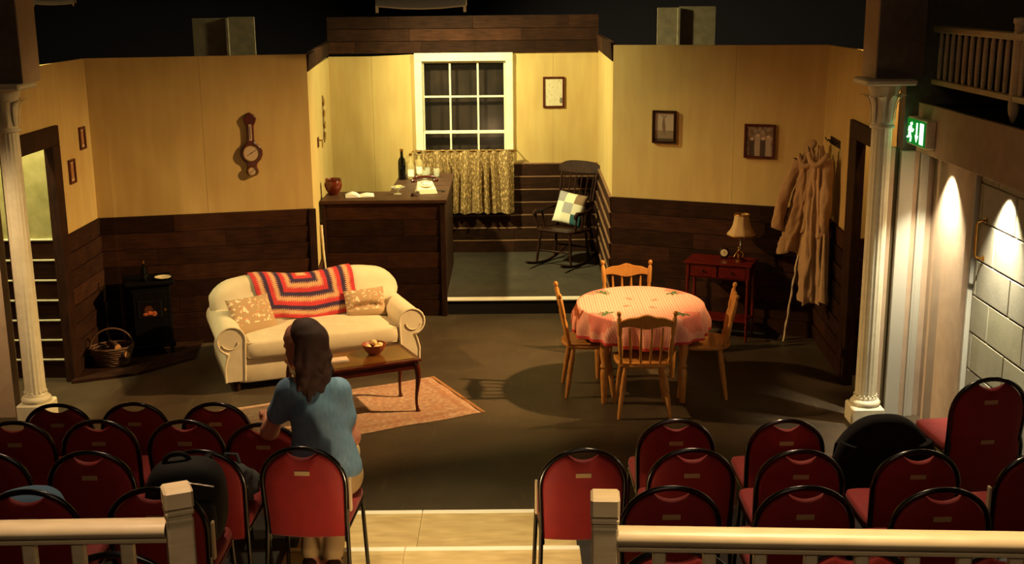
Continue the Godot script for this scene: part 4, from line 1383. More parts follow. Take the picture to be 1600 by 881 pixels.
# ---------------------------------------------------------------- café curtain
func build_curtain():
	var t := thing("cafe_curtain", "gathered gold-brown brocade half curtain across the sash window", "curtain", Vector3(-0.545, 0, -14.26))
	var b := MB.new()
	b.tube([Vector3(-0.62, 1.415, 0), Vector3(0.62, 1.415, 0)], 0.007, 8)
	part("rod", b, M.brass, t)
	for s in [-1, 1]:
		b = MB.new()
		b.tube([Vector3(s * 0.60, 1.415, 0), Vector3(s * 0.60, 1.415, -0.13)], 0.006, 6)
		part("rod_bracket", b, M.brass, t)
	b = MB.new()
	var g := []
	for i in 25:
		var row := []
		var v := i / 24.0
		for j in 181:
			var u := j / 180.0
			var am := 0.018 + 0.030 * smoothstep(0.05, 0.5, v)
			var ph := u * TAU * 10.0 + 1.5 * sin(u * 17.0) + 0.5 * sin(v * 3.0 + u * 9.0)
			var z := am * sin(ph) + 0.012 * sin(u * 31.0) * v
			var y := 1.43 - 0.76 * v + 0.006 * sin(ph * 0.5) * v
			if v < 0.05: z *= 0.6
			row.append(Vector3(lerpf(-0.60, 0.58, u) + 0.004 * cos(ph), y, z + 0.004))
		g.append(row)
	b.grid(g, false, 1, true)
	part("fabric", b, M.brocade, t)

# ---------------------------------------------------------------- rocking chair
func build_rocker():
	var m: Material = M.dark_wood
	var t := thing("rocking_chair", "dark wooden spindle-back rocking chair in the alcove corner", "rocking chair", Vector3(0.60, 0.17, -13.72), deg_to_rad(-32))
	# local +z is the front
	var b := MB.new()
	b.soft(Vector3(0, 0.40, 0.02), Vector3(0.52, 0.045, 0.50), 0.4, 0.35, at_turn(Vector3.ZERO, Vector3(deg_to_rad(-4), 0, 0)), 32, 8)
	part("seat", b, m, t)
	for s in [-1, 1]:
		b = MB.new()
		var pts := []
		for i in 17:
			var q := -1.0 + i / 8.0
			pts.append(Vector3(s * 0.225, 0.016 + 0.075 * q * q * (1.15 if q < 0 else 0.85), 0.02 + q * 0.44))
		b.tube(pts, 0.016, 8)
		part("rocker", b, m, t)
		for z in [0.20, -0.17]:
			b = MB.new()
			turned(b, Vector3(s * 0.225, 0.035, z * 1.12 + 0.01), Vector3(s * 0.19, 0.39, z), [[0.012, 0], [0.018, 0.25], [0.013, 0.32], [0.021, 0.5], [0.014, 0.66], [0.017, 0.8], [0.012, 1]], 10)
			part("leg", b, m, t)
		b = MB.new()
		b.tube([Vector3(s * 0.235, 0.63, -0.24), Vector3(s * 0.265, 0.625, -0.10), Vector3(s * 0.275, 0.615, 0.06), Vector3(s * 0.27, 0.625, 0.17), Vector3(s * 0.27, 0.60, 0.22), Vector3(s * 0.27, 0.575, 0.215)], [0.016, 0.018, 0.022, 0.026, 0.022, 0.014], 10)
		part("arm_rest", b, m, t)
		for z in [0.17, 0.02]:
			b = MB.new()
			turned(b, Vector3(s * 0.24, 0.405, z), Vector3(s * 0.272, 0.615, z + 0.01), [[0.010, 0], [0.016, 0.3], [0.010, 0.55], [0.015, 0.8], [0.010, 1]], 8)
			part("arm_support", b, m, t)
		b = MB.new()
		turned(b, Vector3(s * 0.20, 0.40, -0.21), Vector3(s * 0.235, 1.02, -0.37), [[0.016, 0], [0.020, 0.1], [0.014, 0.18], [0.018, 0.5], [0.013, 1]], 10)
		part("back_post", b, m, t)
	for k in 6:
		var x := (k - 2.5) * 0.066
		b = MB.new()
		turned(b, Vector3(x, 0.41, -0.215), Vector3(x * 1.18, 1.01, -0.372), [[0.008, 0], [0.011, 0.3], [0.007, 1]], 8)
		part("spindle", b, m, t)
	b = MB.new()
	var cp := PackedVector2Array()
	for i in 17:
		var u := -1.0 + i / 8.0
		cp.append(Vector2(u * 0.275, 0.075 + 0.02 * cos(u * PI * 0.5) - 0.05 * pow(absf(u), 6)))
	for i in 17:
		var u := 1.0 - i / 8.0
		cp.append(Vector2(u * 0.275, -0.055 + 0.018 * pow(absf(u), 2)))
	b.prism(cp, -0.014, 0.014, at_turn(Vector3(0, 1.055, -0.385), Vector3(deg_to_rad(-14), 0, 0)), 1, 0.005)
	part("crest_rail", b, m, t)
	for z in [0.215, -0.185]:
		b = MB.new()
		turned(b, Vector3(-0.21, 0.18, z), Vector3(0.21, 0.18, z), [[0.009, 0], [0.015, 0.5], [0.009, 1]], 8)
		part("stretcher", b, m, t)
	var c := cushion("patchwork_cushion", "white, grey and teal patchwork cushion on the rocking chair", M.patch, 0.38, 0.38, 0.13)
	c.transform = t.transform * Transform3D(Basis.from_euler(Vector3(deg_to_rad(-20), 0, deg_to_rad(-7))), Vector3(0.0, 0.62, -0.14))

# ---------------------------------------------------------------- right-hand corner
func build_right_corner():
	# side table against the right wall
	var t := thing("side_table", "small red-stained side table with two drawers and turned legs", "table", Vector3(1.985, 0, -11.25), deg_to_rad(-22))
	part("table_top", boxm(Vector3(0.64, 0.022, 0.36), 0.005), M.red_wood, t, Vector3(0, 0.739, 0))
	var b := MB.new()
	b.box(Vector3(0, 0.66, -0.145), Vector3(0.54, 0.13, 0.015), 0.0)
	for s in [-1, 1]: b.box(Vector3(s * 0.277, 0.66, 0), Vector3(0.015, 0.13, 0.28), 0.0)
	b.box(Vector3(0, 0.60, 0), Vector3(0.54, 0.012, 0.28), 0.0)
	part("carcass", b, M.red_wood, t)
	for s in [-1, 1]:
		var dr := part("drawer", boxm(Vector3(0.258, 0.115, 0.018), 0.004), M.red_wood, t, Vector3(s * 0.135, 0.664, 0.143))
		b = MB.new()
		b.lathe([Vector2(0, 0), Vector2(0.006, 0), Vector2(0.006, 0.008), Vector2(0.012, 0.014), Vector2(0.010, 0.022), Vector2(0, 0.024)], 10, at_turn(Vector3(0, 0, 0.009), Vector3(PI / 2, 0, 0)))
		part("knob", b, M.dark_wood, dr)
		for z in [-0.145, 0.145]:
			b = MB.new()
			b.box(Vector3(0, 0.665, 0), Vector3(0.032, 0.13, 0.032), 0.003)
			b.lathe([Vector2(0, 0), Vector2(0.010, 0), Vector2(0.014, 0.03), Vector2(0.011, 0.10), Vector2(0.017, 0.14), Vector2(0.010, 0.17), Vector2(0.015, 0.24), Vector2(0.017, 0.40), Vector2(0.011, 0.47), Vector2(0.018, 0.50), Vector2(0.012, 0.53), Vector2(0.018, 0.58), Vector2(0.016, 0.605)], 12)
			part("leg", b, M.red_wood, t, Vector3(s * 0.285, 0, z))
	part("lower_shelf", boxm(Vector3(0.55, 0.016, 0.27), 0.003), M.red_wood, t, Vector3(0, 0.19, 0))
	b = MB.new()
	for k in 5: turned(b, Vector3(-0.2 + 0.1 * k, 0.198, -0.12), Vector3(-0.2 + 0.1 * k, 0.60, -0.12), [[0.008, 0], [0.012, 0.5], [0.008, 1]], 8)
	# lamp
	var lp := thing("table_lamp", "unlit table lamp with a bell-shaped cream shade on the side table", "lamp", Vector3(2.155, 0.751, -11.19))
	b = MB.new()
	b.lathe([Vector2(0, 0), Vector2(0.05, 0), Vector2(0.052, 0.012), Vector2(0.03, 0.02), Vector2(0.012, 0.03), Vector2(0.012, 0.05), Vector2(0, 0.05)], 18)
	part("base", b, M.brass, lp)
	b = MB.new()
	# small seated figure at the foot of the stem
	b.soft(Vector3(-0.018, 0.055, 0.025), Vector3(0.04, 0.06, 0.035), 0.8, 0.8, Transform3D(), 12, 8)
	b.soft(Vector3(-0.022, 0.098, 0.027), Vector3(0.028, 0.045, 0.026), 0.9, 0.9, Transform3D(), 12, 8)
	b.soft(Vector3(-0.024, 0.130, 0.029), Vector3(0.022, 0.026, 0.022), 1, 1, Transform3D(), 12, 8)
	b.tube([Vector3(-0.03, 0.10, 0.03), Vector3(-0.055, 0.075, 0.05), Vector3(-0.07, 0.045, 0.055)], [0.009, 0.008, 0.006], 8)
	b.tube([Vector3(-0.01, 0.10, 0.03), Vector3(0.015, 0.08, 0.045), Vector3(0.01, 0.045, 0.055)], [0.009, 0.008, 0.006], 8)
	part("figurine", b, M.brass, lp)
	b = MB.new()
	var tw := []
	var tw2 := []
	for i in 33:
		var a := i * 0.6
		tw.append(Vector3(cos(a) * 0.007, 0.045 + 0.20 * i / 32.0, sin(a) * 0.007))
		tw2.append(Vector3(-cos(a) * 0.007, 0.045 + 0.20 * i / 32.0, -sin(a) * 0.007))
	b.tube(tw, 0.007, 6)
	b.tube(tw2, 0.007, 6)
	part("twisted_stem", b, M.steel, lp)
	b = MB.new()
	b.lathe([Vector2(0.128, 0.24), Vector2(0.136, 0.255), Vector2(0.132, 0.27), Vector2(0.105, 0.30), Vector2(0.086, 0.34), Vector2(0.075, 0.39), Vector2(0.070, 0.44), Vector2(0.067, 0.44), Vector2(0.072, 0.39), Vector2(0.083, 0.34), Vector2(0.102, 0.30), Vector2(0.128, 0.27)], 48, Transform3D(), 0.05, 8)
	part("shade", b, M.shade, lp)
	b = MB.new()
	for k in [[0.137, 0.25], [0.071, 0.442]]:
		var ring := []
		for i in 33: ring.append(Vector3(cos(TAU * i / 32) * k[0] * 0.985, k[1], sin(TAU * i / 32) * k[0] * 0.985))
		b.tube(ring, 0.005, 6, false)
	part("shade_trim", b, M.brass, lp)
	b = MB.new()
	b.tube([Vector3(0, 0.24, 0), Vector3(0, 0.36, 0)], 0.006, 6)
	for i in 3: b.tube([Vector3(0, 0.34, 0), Vector3(cos(i * 2.1) * 0.08, 0.345, sin(i * 2.1) * 0.08)], 0.002, 4)
	part("shade_carrier", b, M.brass, lp)
	# small round clock
	var ck := thing("mantel_clock", "small round pale-faced clock on the side table beside the lamp", "clock", Vector3(2.02, 0.751, -11.30), deg_to_rad(-15))
	b = MB.new()
	b.lathe([Vector2(0, -0.02), Vector2(0.045, -0.02), Vector2(0.05, -0.01), Vector2(0.05, 0.012), Vector2(0.042, 0.018), Vector2(0, 0.018)], 22, at_turn(Vector3(0, 0.058, 0), Vector3(PI / 2, 0, 0)))
	b.box(Vector3(0, 0.006, 0), Vector3(0.07, 0.012, 0.04), 0.003)
	part("case", b, M.dark_wood, ck)
	b = MB.new()
	b.lathe([Vector2(0, 0.019), Vector2(0.034, 0.019), Vector2(0.034, 0.021), Vector2(0, 0.021)], 22, at_turn(Vector3(0, 0.058, 0), Vector3(PI / 2, 0, 0)))
	var fc := part("dial", b, M.ivory, ck)
	b = MB.new()
	b.box(Vector3(0, 0.068, 0.0225), Vector3(0.003, 0.022, 0.001))
	b.box(Vector3(0.007, 0.056, 0.0225), Vector3(0.015, 0.003, 0.001))
	part("hands", b, M.metal_black, fc)
	# walking stick
	var ws := thing("walking_stick", "knobbly pale walking stick leaning under the coats", "stick", Vector3(2.55, 0, -11.0))
	b = MB.new()
	var pts := []
	var rr := []
	for i in 15:
		var q := i / 14.0
		pts.append(Vector3(0.125 * q + 0.004 * sin(i * 1.9), 0.012 + 0.80 * q, -0.10 * q + 0.004 * cos(i * 2.3)))
		rr.append(0.010 + 0.003 * sin(i * 2.7) + 0.003 * q)
	b.tube(pts, rr, 8)
	part("shaft", b, M.rail_wood, ws)
	b = MB.new()
	b.tube([Vector3(0.125, 0.81, -0.10), Vector3(0.135, 0.87, -0.10), Vector3(0.145, 0.90, -0.09), Vector3(0.165, 0.905, -0.07), Vector3(0.18, 0.87, -0.06)], [0.013, 0.016, 0.018, 0.018, 0.014], 8)
	part("handle", b, M.rail_wood, ws)
	# coats on hooks
	var hk := thing("coat_rack", "dark rail of hooks in the corner holding the coats", "coat rack", Vector3(2.845, 1.93, -10.62), deg_to_rad(-93))
	part("rail", boxm(Vector3(0.40, 0.07, 0.02), 0.004), M.trim_dark, hk)
	for k in 3:
		b = MB.new()
		b.tube([Vector3(-0.13 + 0.13 * k, 0.01, 0.01), Vector3(-0.13 + 0.13 * k, 0.0, 0.05), Vector3(-0.13 + 0.13 * k, 0.03, 0.07)], 0.006, 6)
		part("hook", b, M.iron, hk)
	coat("long_coat", "long cream overcoat hanging nearest the corner, reaching down past the wainscot", M.coat_b, Vector3(2.70, 1.93, -10.50), 1.40, 0.105, 0.10, 0.0, 4, true)
	coat("short_coat", "shorter tan coat with an open sleeve hanging left of the long overcoat", M.coat_a, Vector3(2.67, 1.89, -10.72), 0.96, 0.135, 0.10, -0.12, 9, false)
	# small cap on top hook
	b = MB.new()
	b.soft(Vector3(0, 0, 0), Vector3(0.15, 0.045, 0.13), 0.8, 0.9, at_turn(Vector3.ZERO, Vector3(0.3, 0.2, 0.9)), 20, 10)
	b.soft(Vector3(-0.055, -0.035, 0.03), Vector3(0.10, 0.016, 0.09), 0.7, 0.9, at_turn(Vector3.ZERO, Vector3(0.2, 0.3, 1.1)), 16, 8)
	single("flat_cap", b, M.coat_a, "tan flat cap hung above the coats", "cap", Vector3(2.66, 1.875, -10.80))
	# pictures on the right wall
	var R0 := Vector2(1.0, 11.95)
	var dir := (Vector2(2.87, 11.15) - R0).normalized()
	picture("dark-framed picture of an upright fish-like shape, left one on the right wall", 0, R0 + dir * 0.525, dir, 1.955, 0.235, 0.315)
	picture("sepia photo of a group of people in a wooden frame near the coats", 1, R0 + dir * 1.45, dir, 1.853, 0.29, 0.32)
	picture("pale framed print on the alcove wall right of the window", 2, Vector2(0.508, 14.4), Vector2(1, 0), 2.08, 0.25, 0.36)
	# two little frames on the left side wall
	picture("upper of two small wooden frames beside the left doorway", 3, Vector2(-3.80, 10.75), Vector2(0.0001, 1), 2.01, 0.145, 0.20)
	picture("lower of two small wooden frames beside the left doorway", 4, Vector2(-3.80, 10.43), Vector2(0.0001, 1), 1.76, 0.145, 0.21)

func picture(label: String, kind: int, at: Vector2, dir: Vector2, y: float, w: float, h: float):
	var t := thing("picture_frame", label, "picture", Vector3(at.x, y, -at.y), atan2(dir.y, dir.x))
	var fm: Material = [M.dark_wood, M.mahogany, M.mahogany, M.mahogany, M.mahogany][kind]
	var b := MB.new()
	var f := 0.022
	for s in [-1, 1]:
		b.box(Vector3(s * (w / 2 - f / 2), 0, 0.014), Vector3(f, h, 0.026), 0.004)
		b.box(Vector3(0, s * (h / 2 - f / 2), 0.014), Vector3(w - 2 * f, f, 0.026), 0.004)
	part("frame", b, fm, t)
	var n := noise(300 + kind, 1.0, 3)
	var tex := img_tex(96, 128, func(u, v):
		var c := Color(0.68, 0.60, 0.52)
		if kind == 0:
			c = Color(0.66, 0.58, 0.50) if v < 0.62 else Color(0.50, 0.43, 0.35)
			if v > 0.9: c = Color(0.30, 0.24, 0.19)
			var xx: float = u - 0.5 + 0.03 * sin(v * 5.0)
			if v > 0.12 and v < 0.82 and absf(xx) < 0.085 * sin((v - 0.12) / 0.70 * PI): c = Color(0.45, 0.36, 0.29)
			if v > 0.08 and v < 0.18 and absf(absf(u - 0.5) - (0.18 - v) * 1.2) < 0.03: c = Color(0.42, 0.33, 0.27)
		elif kind == 1:
			c = Color(0.60, 0.51, 0.42).lerp(Color(0.36, 0.28, 0.21), clampf(0.5 + n.get_noise_2d(u * 4, v * 4), 0, 1))
			for k in 4:
				var px: float = [0.2, 0.42, 0.62, 0.82][k]
				var py: float = [0.42, 0.30, 0.40, 0.34][k]
				if Vector2(u - px, (v - py) * 1.2).length() < 0.065: c = Color(0.74, 0.62, 0.52)
				elif absf(u - px) < 0.10 and v > py + 0.05: c = Color(0.25, 0.19, 0.15) if k % 2 == 0 else Color(0.60, 0.52, 0.44)
		elif kind == 2:
			c = Color(0.80, 0.75, 0.62)
			if n.get_noise_2d(u * 6, v * 6) > 0.3: c = Color(0.72, 0.68, 0.54)
			if u > 0.85 and v > 0.7 and v < 0.9: c = Color(0.45, 0.42, 0.33)
		else:
			c = Color(0.55, 0.36, 0.22).lerp(Color(0.72, 0.52, 0.34), clampf(0.5 + n.get_noise_2d(u * 3, v * 4), 0, 1))
			if v < 0.1 or v > 0.88: c = Color(0.80, 0.68, 0.50)
		return c)
	b = MB.new()
	var hw := w / 2 - f
	var hh := h / 2 - f
	b.st.set_smooth_group(0)
	b.tri(Vector3(-hw, -hh, 0.012), Vector3(hw, -hh, 0.012), Vector3(hw, hh, 0.012), -1, Vector2(0, 1), Vector2(1, 1), Vector2(1, 0))
	b.tri(Vector3(-hw, -hh, 0.012), Vector3(hw, hh, 0.012), Vector3(-hw, hh, 0.012), -1, Vector2(0, 1), Vector2(1, 0), Vector2(0, 0))
	part("print", b, mat_uv(tex, 0.35), t)
	part("backing", boxm(Vector3(w - 0.01, h - 0.01, 0.008)), M.trim_dark, t, Vector3(0, 0, 0.005))

# hanging coat: gathered at the hook, folds deepening toward the hem
func coat(called: String, label: String, m: Material, at: Vector3, L: float, hw: float, hd: float, lean: float, sd: int, long: bool):
	var t := thing(called, label, "coat", at, deg_to_rad(-35))
	var n := noise(sd, 1.0, 3)
	var b := MB.new()
	var g := []
	for i in 41:
		var v := i / 40.0
		var row := []
		var sh := smoothstep(0.0, 0.16, v)
		var w := lerpf(0.025, hw * 0.72, sh) + hw * 0.28 * smoothstep(0.2, 1.0, v)
		var d := lerpf(0.02, hd * 0.75, sh) + hd * 0.25 * v
		for j in 96:
			var a := TAU * j / 96
			var fold := 1.0 + (0.10 + 0.20 * smoothstep(0.1, 0.9, v)) * sin(a * (5.0 if long else 6.0) + 1.1 * sin(v * 5.0 + sd) + sd) + 0.10 * sin(a * 11.0 + v * 6.0)
			var wr := n.get_noise_3d(cos(a) * 2.0, v * 7.0, sin(a) * 2.0) * 0.30
			var r := fold + wr
			var x := cos(a) * w * r + lean * v * v * 0.8
			var z := sin(a) * d * r
			var y := -L * v + 0.03 * sin(a * 3.0 + sd) * smoothstep(0.7, 1.0, v) - 0.03 * (1.0 - absf(cos(a))) * (1 - sh)
			row.append(Vector3(x, y, maxf(z, -0.075) + 0.06))
		g.append(row)
	b.grid(g, true, 1)
	part("body_cloth", b, m, t)
	# sleeves
	for s in ([-1, 1] if not long else [1]):
		b = MB.new()
		g = []
		for i in 25:
			var v := i / 24.0
			var row := []
			var c := Vector3(s * (hw * 0.62 + 0.03 * sin(v * 3.0)) + lean * v * 0.6 - (0.10 * v if s < 0 and not long else 0.0), -0.13 - v * (0.62 if not long else 0.66), 0.06 + 0.06 * sin(v * 2.6))
			var rad := lerpf(0.055, 0.046, v) + 0.012 * smoothstep(0.85, 1.0, v)
			for j in 28:
				var a := TAU * j / 28
				var r := rad * (1.0 + 0.10 * sin(a * 3 + v * 14.0) + 0.14 * n.get_noise_3d(cos(a) * 2.0 + s * 5.0, v * 9.0, sin(a) * 2.0))
				row.append(c + Vector3(cos(a) * r, 0.02 * cos(a) * s, sin(a) * r))
			g.append(row)
		b.grid(g, true, 1)
		part("sleeve", b, m, t)
	# collar
	b = MB.new()
	var pts := []
	for i in 15:
		var a := PI * 0.05 + PI * 0.9 * i / 14.0
		pts.append(Vector3(cos(a) * 0.085, -0.085 - 0.05 * sin(a) + 0.03 * cos(a * 2.0), 0.085 + sin(a) * 0.055))
	b.tube(pts, [0.012, 0.02, 0.024, 0.026, 0.026, 0.026, 0.026, 0.026, 0.026, 0.026, 0.026, 0.026, 0.024, 0.02, 0.012], 8)
	part("collar", b, m, t)
	if long:
		b = MB.new()
		g = []
		for i in 21:
			var v := i / 20.0
			var w := 0.045 + 0.03 * v
			g.append([Vector3(0.12 + 0.02 * v - w * 0.5, -0.75 - 0.60 * v, 0.14 + 0.05 * v), Vector3(0.12 + 0.02 * v, -0.75 - 0.60 * v, 0.165 + 0.05 * v), Vector3(0.12 + 0.02 * v + w * 0.5, -0.75 - 0.62 * v, 0.12 + 0.05 * v)])
		b.grid(g, false, 1, true)
		part("belt_end", b, m, t)

# ---------------------------------------------------------------- left-hand side
func build_left_corner():
	var L0 := Vector2(-3.79, 10.98)
	var dir := (Vector2(-1.88, 11.4) - L0).normalized()
	var turn := atan2(dir.y, dir.x)
	# banjo barometer
	var c := L0 + dir * 1.41
	var t := thing("banjo_barometer", "dark banjo barometer with two round dials on the left wall", "barometer", Vector3(c.x, 1.80, -c.y + 0.002), turn)
	var pl := PackedVector2Array()
	var half := [[0.375, 0.0], [0.345, 0.045], [0.315, 0.062], [0.28, 0.05], [0.25, 0.034], [0.12, 0.034], [0.085, 0.048], [0.06, 0.085], [0.02, 0.103], [-0.02, 0.103], [-0.06, 0.085], [-0.095, 0.052], [-0.125, 0.042], [-0.15, 0.052], [-0.18, 0.058], [-0.205, 0.042], [-0.222, 0.0]]
	for q in half: pl.append(Vector2(q[1], q[0]))
	for i in range(half.size() - 2, 0, -1): pl.append(Vector2(-half[i][1], half[i][0]))
	var b := MB.new()
	b.prism(pl, 0.0, 0.035, Transform3D(), 1, 0.008)
	part("case", b, M.mahogany, t)
	for q in [[0.0, 0.0, 0.074], [-0.168, 0.0, 0.040]]:
		b = MB.new()
		b.lathe([Vector2(q[2], 0.0), Vector2(q[2] + 0.008, 0.004), Vector2(q[2] + 0.006, 0.014), Vector2(q[2] - 0.004, 0.012)], 32, at_turn(Vector3(q[1], q[0], 0.034), Vector3(PI / 2, 0, 0)))
		part("bezel", b, M.brass, t)
		b = MB.new()
		b.lathe([Vector2(0, 0.006), Vector2(q[2], 0.006)], 32, at_turn(Vector3(q[1], q[0], 0.034), Vector3(PI / 2, 0, 0)))
		var dl := part("dial", b, mat(Color(0.74, 0.63, 0.50), 0.35), t)
		b = MB.new()
		var k: float = q[2]
		b.tube([Vector3(-k * 0.55, q[0] - k * 0.35, 0.043), Vector3(k * 0.6, q[0] + k * 0.4, 0.043)], 0.002, 5)
		b.lathe([Vector2(0, 0), Vector2(0.006, 0), Vector2(0, 0.006)], 8, at_turn(Vector3(0, q[0], 0.042), Vector3(PI / 2, 0, 0)))
		part("needle", b, M.metal_black if k > 0.05 else M.steel, dl)
	part("thermometer_plate", boxm(Vector3(0.026, 0.15, 0.004), 0.001), mat(Color(0.74, 0.63, 0.50), 0.35), t, Vector3(0, 0.19, 0.037))
	b = MB.new()
	b.tube([Vector3(0, 0.13, 0.041), Vector3(0, 0.25, 0.041)], 0.002, 5)
	part("thermometer_tube", b, M.red_wood, t)
	# horse brasses on a strap and a key bracket, on the alcove's left wall
	var A0 := Vector2(-2.12, 14.4)
	var L1 := Vector2(-1.88, 11.4)
	var rd := (A0 - L1).normalized()
	c = L1 + rd * 1.72
	t = thing("horse_brass_strap", "leather strap of horse brasses hanging on the alcove's left wall", "horse brasses", Vector3(c.x, 2.17, -c.y), atan2(rd.y, rd.x))
	b = MB.new()
	var g := []
	for i in 25:
		var v := i / 24.0
		g.append([Vector3(-0.022, -0.50 * v, 0.006), Vector3(-0.022, -0.50 * v, 0.012 + 0.003 * sin(v * 40)), Vector3(0.022, -0.50 * v, 0.012 + 0.003 * sin(v * 40)), Vector3(0.022, -0.50 * v, 0.006)])
	b.grid(g, true, -1, true)
	part("strap", b, M.mahogany, t)
	for k in 4:
		b = MB.new()
		b.lathe([Vector2(0.018, 0.0), Vector2(0.040, 0.002), Vector2(0.042, 0.008), Vector2(0.030, 0.012), Vector2(0.018, 0.010)], 20, at_turn(Vector3(0, -0.07 - 0.12 * k, 0.014), Vector3(PI / 2, 0, 0)))
		for j in 6: b.tube([Vector3(0, -0.07 - 0.12 * k, 0.022), Vector3(cos(j * TAU / 6) * 0.03, -0.07 - 0.12 * k + sin(j * TAU / 6) * 0.03, 0.022)], 0.004, 5)
		part("horse_brass", b, M.brass, t)
	c = L1 + rd * 0.86
	t = thing("key_rack", "small wooden rack with keys on the alcove's left wall", "key rack", Vector3(c.x, 1.775, -c.y), atan2(rd.y, rd.x))
	part("rack_board", boxm(Vector3(0.10, 0.10, 0.014), 0.003), M.mahogany, t, Vector3(0, 0, 0.007))
	for k in 3:
		b = MB.new()
		b.tube([Vector3(-0.03 + 0.03 * k, 0.02, 0.014), Vector3(-0.03 + 0.03 * k, 0.015, 0.05), Vector3(-0.03 + 0.03 * k, 0.03, 0.055)], 0.003, 5)
		part("hook", b, M.brass, t)
		var key := MB.new()
		var ring := []
		for i in 13: ring.append(Vector3(-0.03 + 0.03 * k + cos(TAU * i / 12) * 0.010, 0.008 + sin(TAU * i / 12) * 0.010, 0.048))
		key.tube(ring, 0.0025, 5, false)
		key.tube([Vector3(-0.03 + 0.03 * k, 0.0, 0.048), Vector3(-0.03 + 0.03 * k, -0.055, 0.048)], 0.003, 5)
		key.box(Vector3(-0.022 + 0.03 * k, -0.048, 0.048), Vector3(0.014, 0.012, 0.003))
		part("key", key, M.brass, t)
	# cast-iron stove
	t = thing("wood_stove", "black cast-iron stove with a small glowing window in the left corner", "stove", Vector3(-3.33, 0, -10.82), deg_to_rad(20))
	t.scale = Vector3(0.86, 1.0, 0.86)
	part("body", boxm(Vector3(0.42, 0.56, 0.36), 0.015), M.iron, t, Vector3(0, 0.40, 0))
	part("top_plate", boxm(Vector3(0.50, 0.035, 0.44), 0.01), M.iron, t, Vector3(0, 0.70, 0))
	part("plinth", boxm(Vector3(0.46, 0.03, 0.40), 0.006), M.iron, t, Vector3(0, 0.115, 0))
	for sx in [-1, 1]:
		for sz in [-1, 1]:
			b = MB.new()
			b.lathe([Vector2(0, 0.03), Vector2(0.022, 0.03), Vector2(0.018, 0.07), Vector2(0.03, 0.12), Vector2(0, 0.12)], 10)
			part("leg", b, M.iron, t, Vector3(sx * 0.19, 0, sz * 0.16))
	var dr := part("door", boxm(Vector3(0.34, 0.44, 0.022), 0.006), M.iron, t, Vector3(-0.01, 0.41, 0.19))
	part("window_surround", boxm(Vector3(0.25, 0.16, 0.01), 0.003), M.metal_black, dr, Vector3(0, 0.06, 0.014))
	part("window_glass", boxm(Vector3(0.22, 0.13, 0.004)), mat(Color(0.02, 0.012, 0.01), 0.08), dr, Vector3(0, 0.06, 0.019))
	b = MB.new()
	b.lathe([Vector2(0, 0), Vector2(0.006, 0), Vector2(0.006, 0.02), Vector2(0.014, 0.03), Vector2(0.012, 0.045), Vector2(0, 0.048)], 10, at_turn(Vector3(0.15, 0.05, 0.01), Vector3(PI / 2, 0, 0)))
	part("knob", b, M.brass, dr)
	b = MB.new()
	for k in 3: b.soft(Vector3(-0.05 + 0.045 * k, 0.015 + 0.008 * (k % 2), 0.024), Vector3(0.055, 0.03 + 0.010 * k, 0.008), 0.9, 1, at_turn(Vector3.ZERO, Vector3(0, 0, 0.0)), 8, 6)
	part("embers", b, glow(Color(0.50, 0.27, 0.13), 0.09), dr)
	var ol := OmniLight3D.new()
	ol.light_color = Color(1.0, 0.45, 0.15); ol.light_energy = 0.003; ol.light_size = 0.05; ol.shadow_enabled = true; ol.omni_range = 12
	t.add_child(ol); ol.position = Vector3(-0.02, 0.45, 0.26)
	# hearth slab
	b = MB.new()
	var hp := PackedVector2Array([Vector2(-3.78, 9.93), Vector2(-3.27, 10.16), Vector2(-2.90, 10.62), Vector2(-2.95, 11.14), Vector2(-3.76, 10.96)])
	b.prism(hp, 0.0, 0.03, Transform3D(Basis(Vector3.RIGHT, Vector3.FORWARD, Vector3.UP), Vector3.ZERO), -1, 0.003)
	var hs := single("hearth_slab", b, M.trim_dark, "low dark hearth slab under the stove", "hearth")
	hs.position = Vector3(0, 0, 0)
	# things on the stove
	b = MB.new()
	b.lathe([Vector2(0, 0), Vector2(0.03, 0), Vector2(0.055, 0.012), Vector2(0.075, 0.02), Vector2(0.072, 0.023), Vector2(0.05, 0.016), Vector2(0, 0.008)], 22)
	single("saucer", b, M.ivory, "small white saucer on top of the stove", "saucer", Vector3(-3.18, 0.719, -10.78))
	bottle("oil_bottle", "small dark bottle on top of the stove", Vector3(-3.33, 0.719, -10.72), [Vector2(0, 0), Vector2(0.028, 0), Vector2(0.030, 0.008), Vector2(0.030, 0.08), Vector2(0.02, 0.11), Vector2(0.010, 0.13), Vector2(0.010, 0.17), Vector2(0.012, 0.172), Vector2(0.012, 0.18), Vector2(0, 0.181)], M.bottle_dark, false)
	# log basket
	t = thing("log_basket", "dark wicker basket with a hoop handle on the hearth", "basket", Vector3(-3.57, 0.031, -10.40), 0.4)
	b = MB.new()
	for r in 8:
		var ring := []
		var rad := 0.13 + 0.055 * r / 7.0
		for i in 49:
			var a := TAU * i / 48
			ring.append(Vector3(cos(a) * (rad + 0.005 * sin(i * PI / 2 + r * PI)), 0.012 + 0.022 * r, sin(a) * 0.8 * (rad + 0.005 * sin(i * PI / 2 + r * PI))))
		b.tube(ring, 0.011, 5, false)
	part("woven_side", b, M.wicker, t)
	b = MB.new()
	b.lathe([Vector2(0, 0.0), Vector2(0.13, 0.0), Vector2(0.13, 0.012), Vector2(0, 0.012)], 24, Transform3D(Basis.from_scale(Vector3(1, 1, 0.8)), Vector3.ZERO))
	part("bottom", b, M.wicker, t)
	b = MB.new()
	var arc := []
	for i in 15: arc.append(Vector3(cos(PI * i / 14) * 0.182, 0.16 + sin(PI * i / 14) * 0.17, 0))
	b.tube(arc, 0.009, 8)
	part("hoop_handle", b, M.wicker, t)
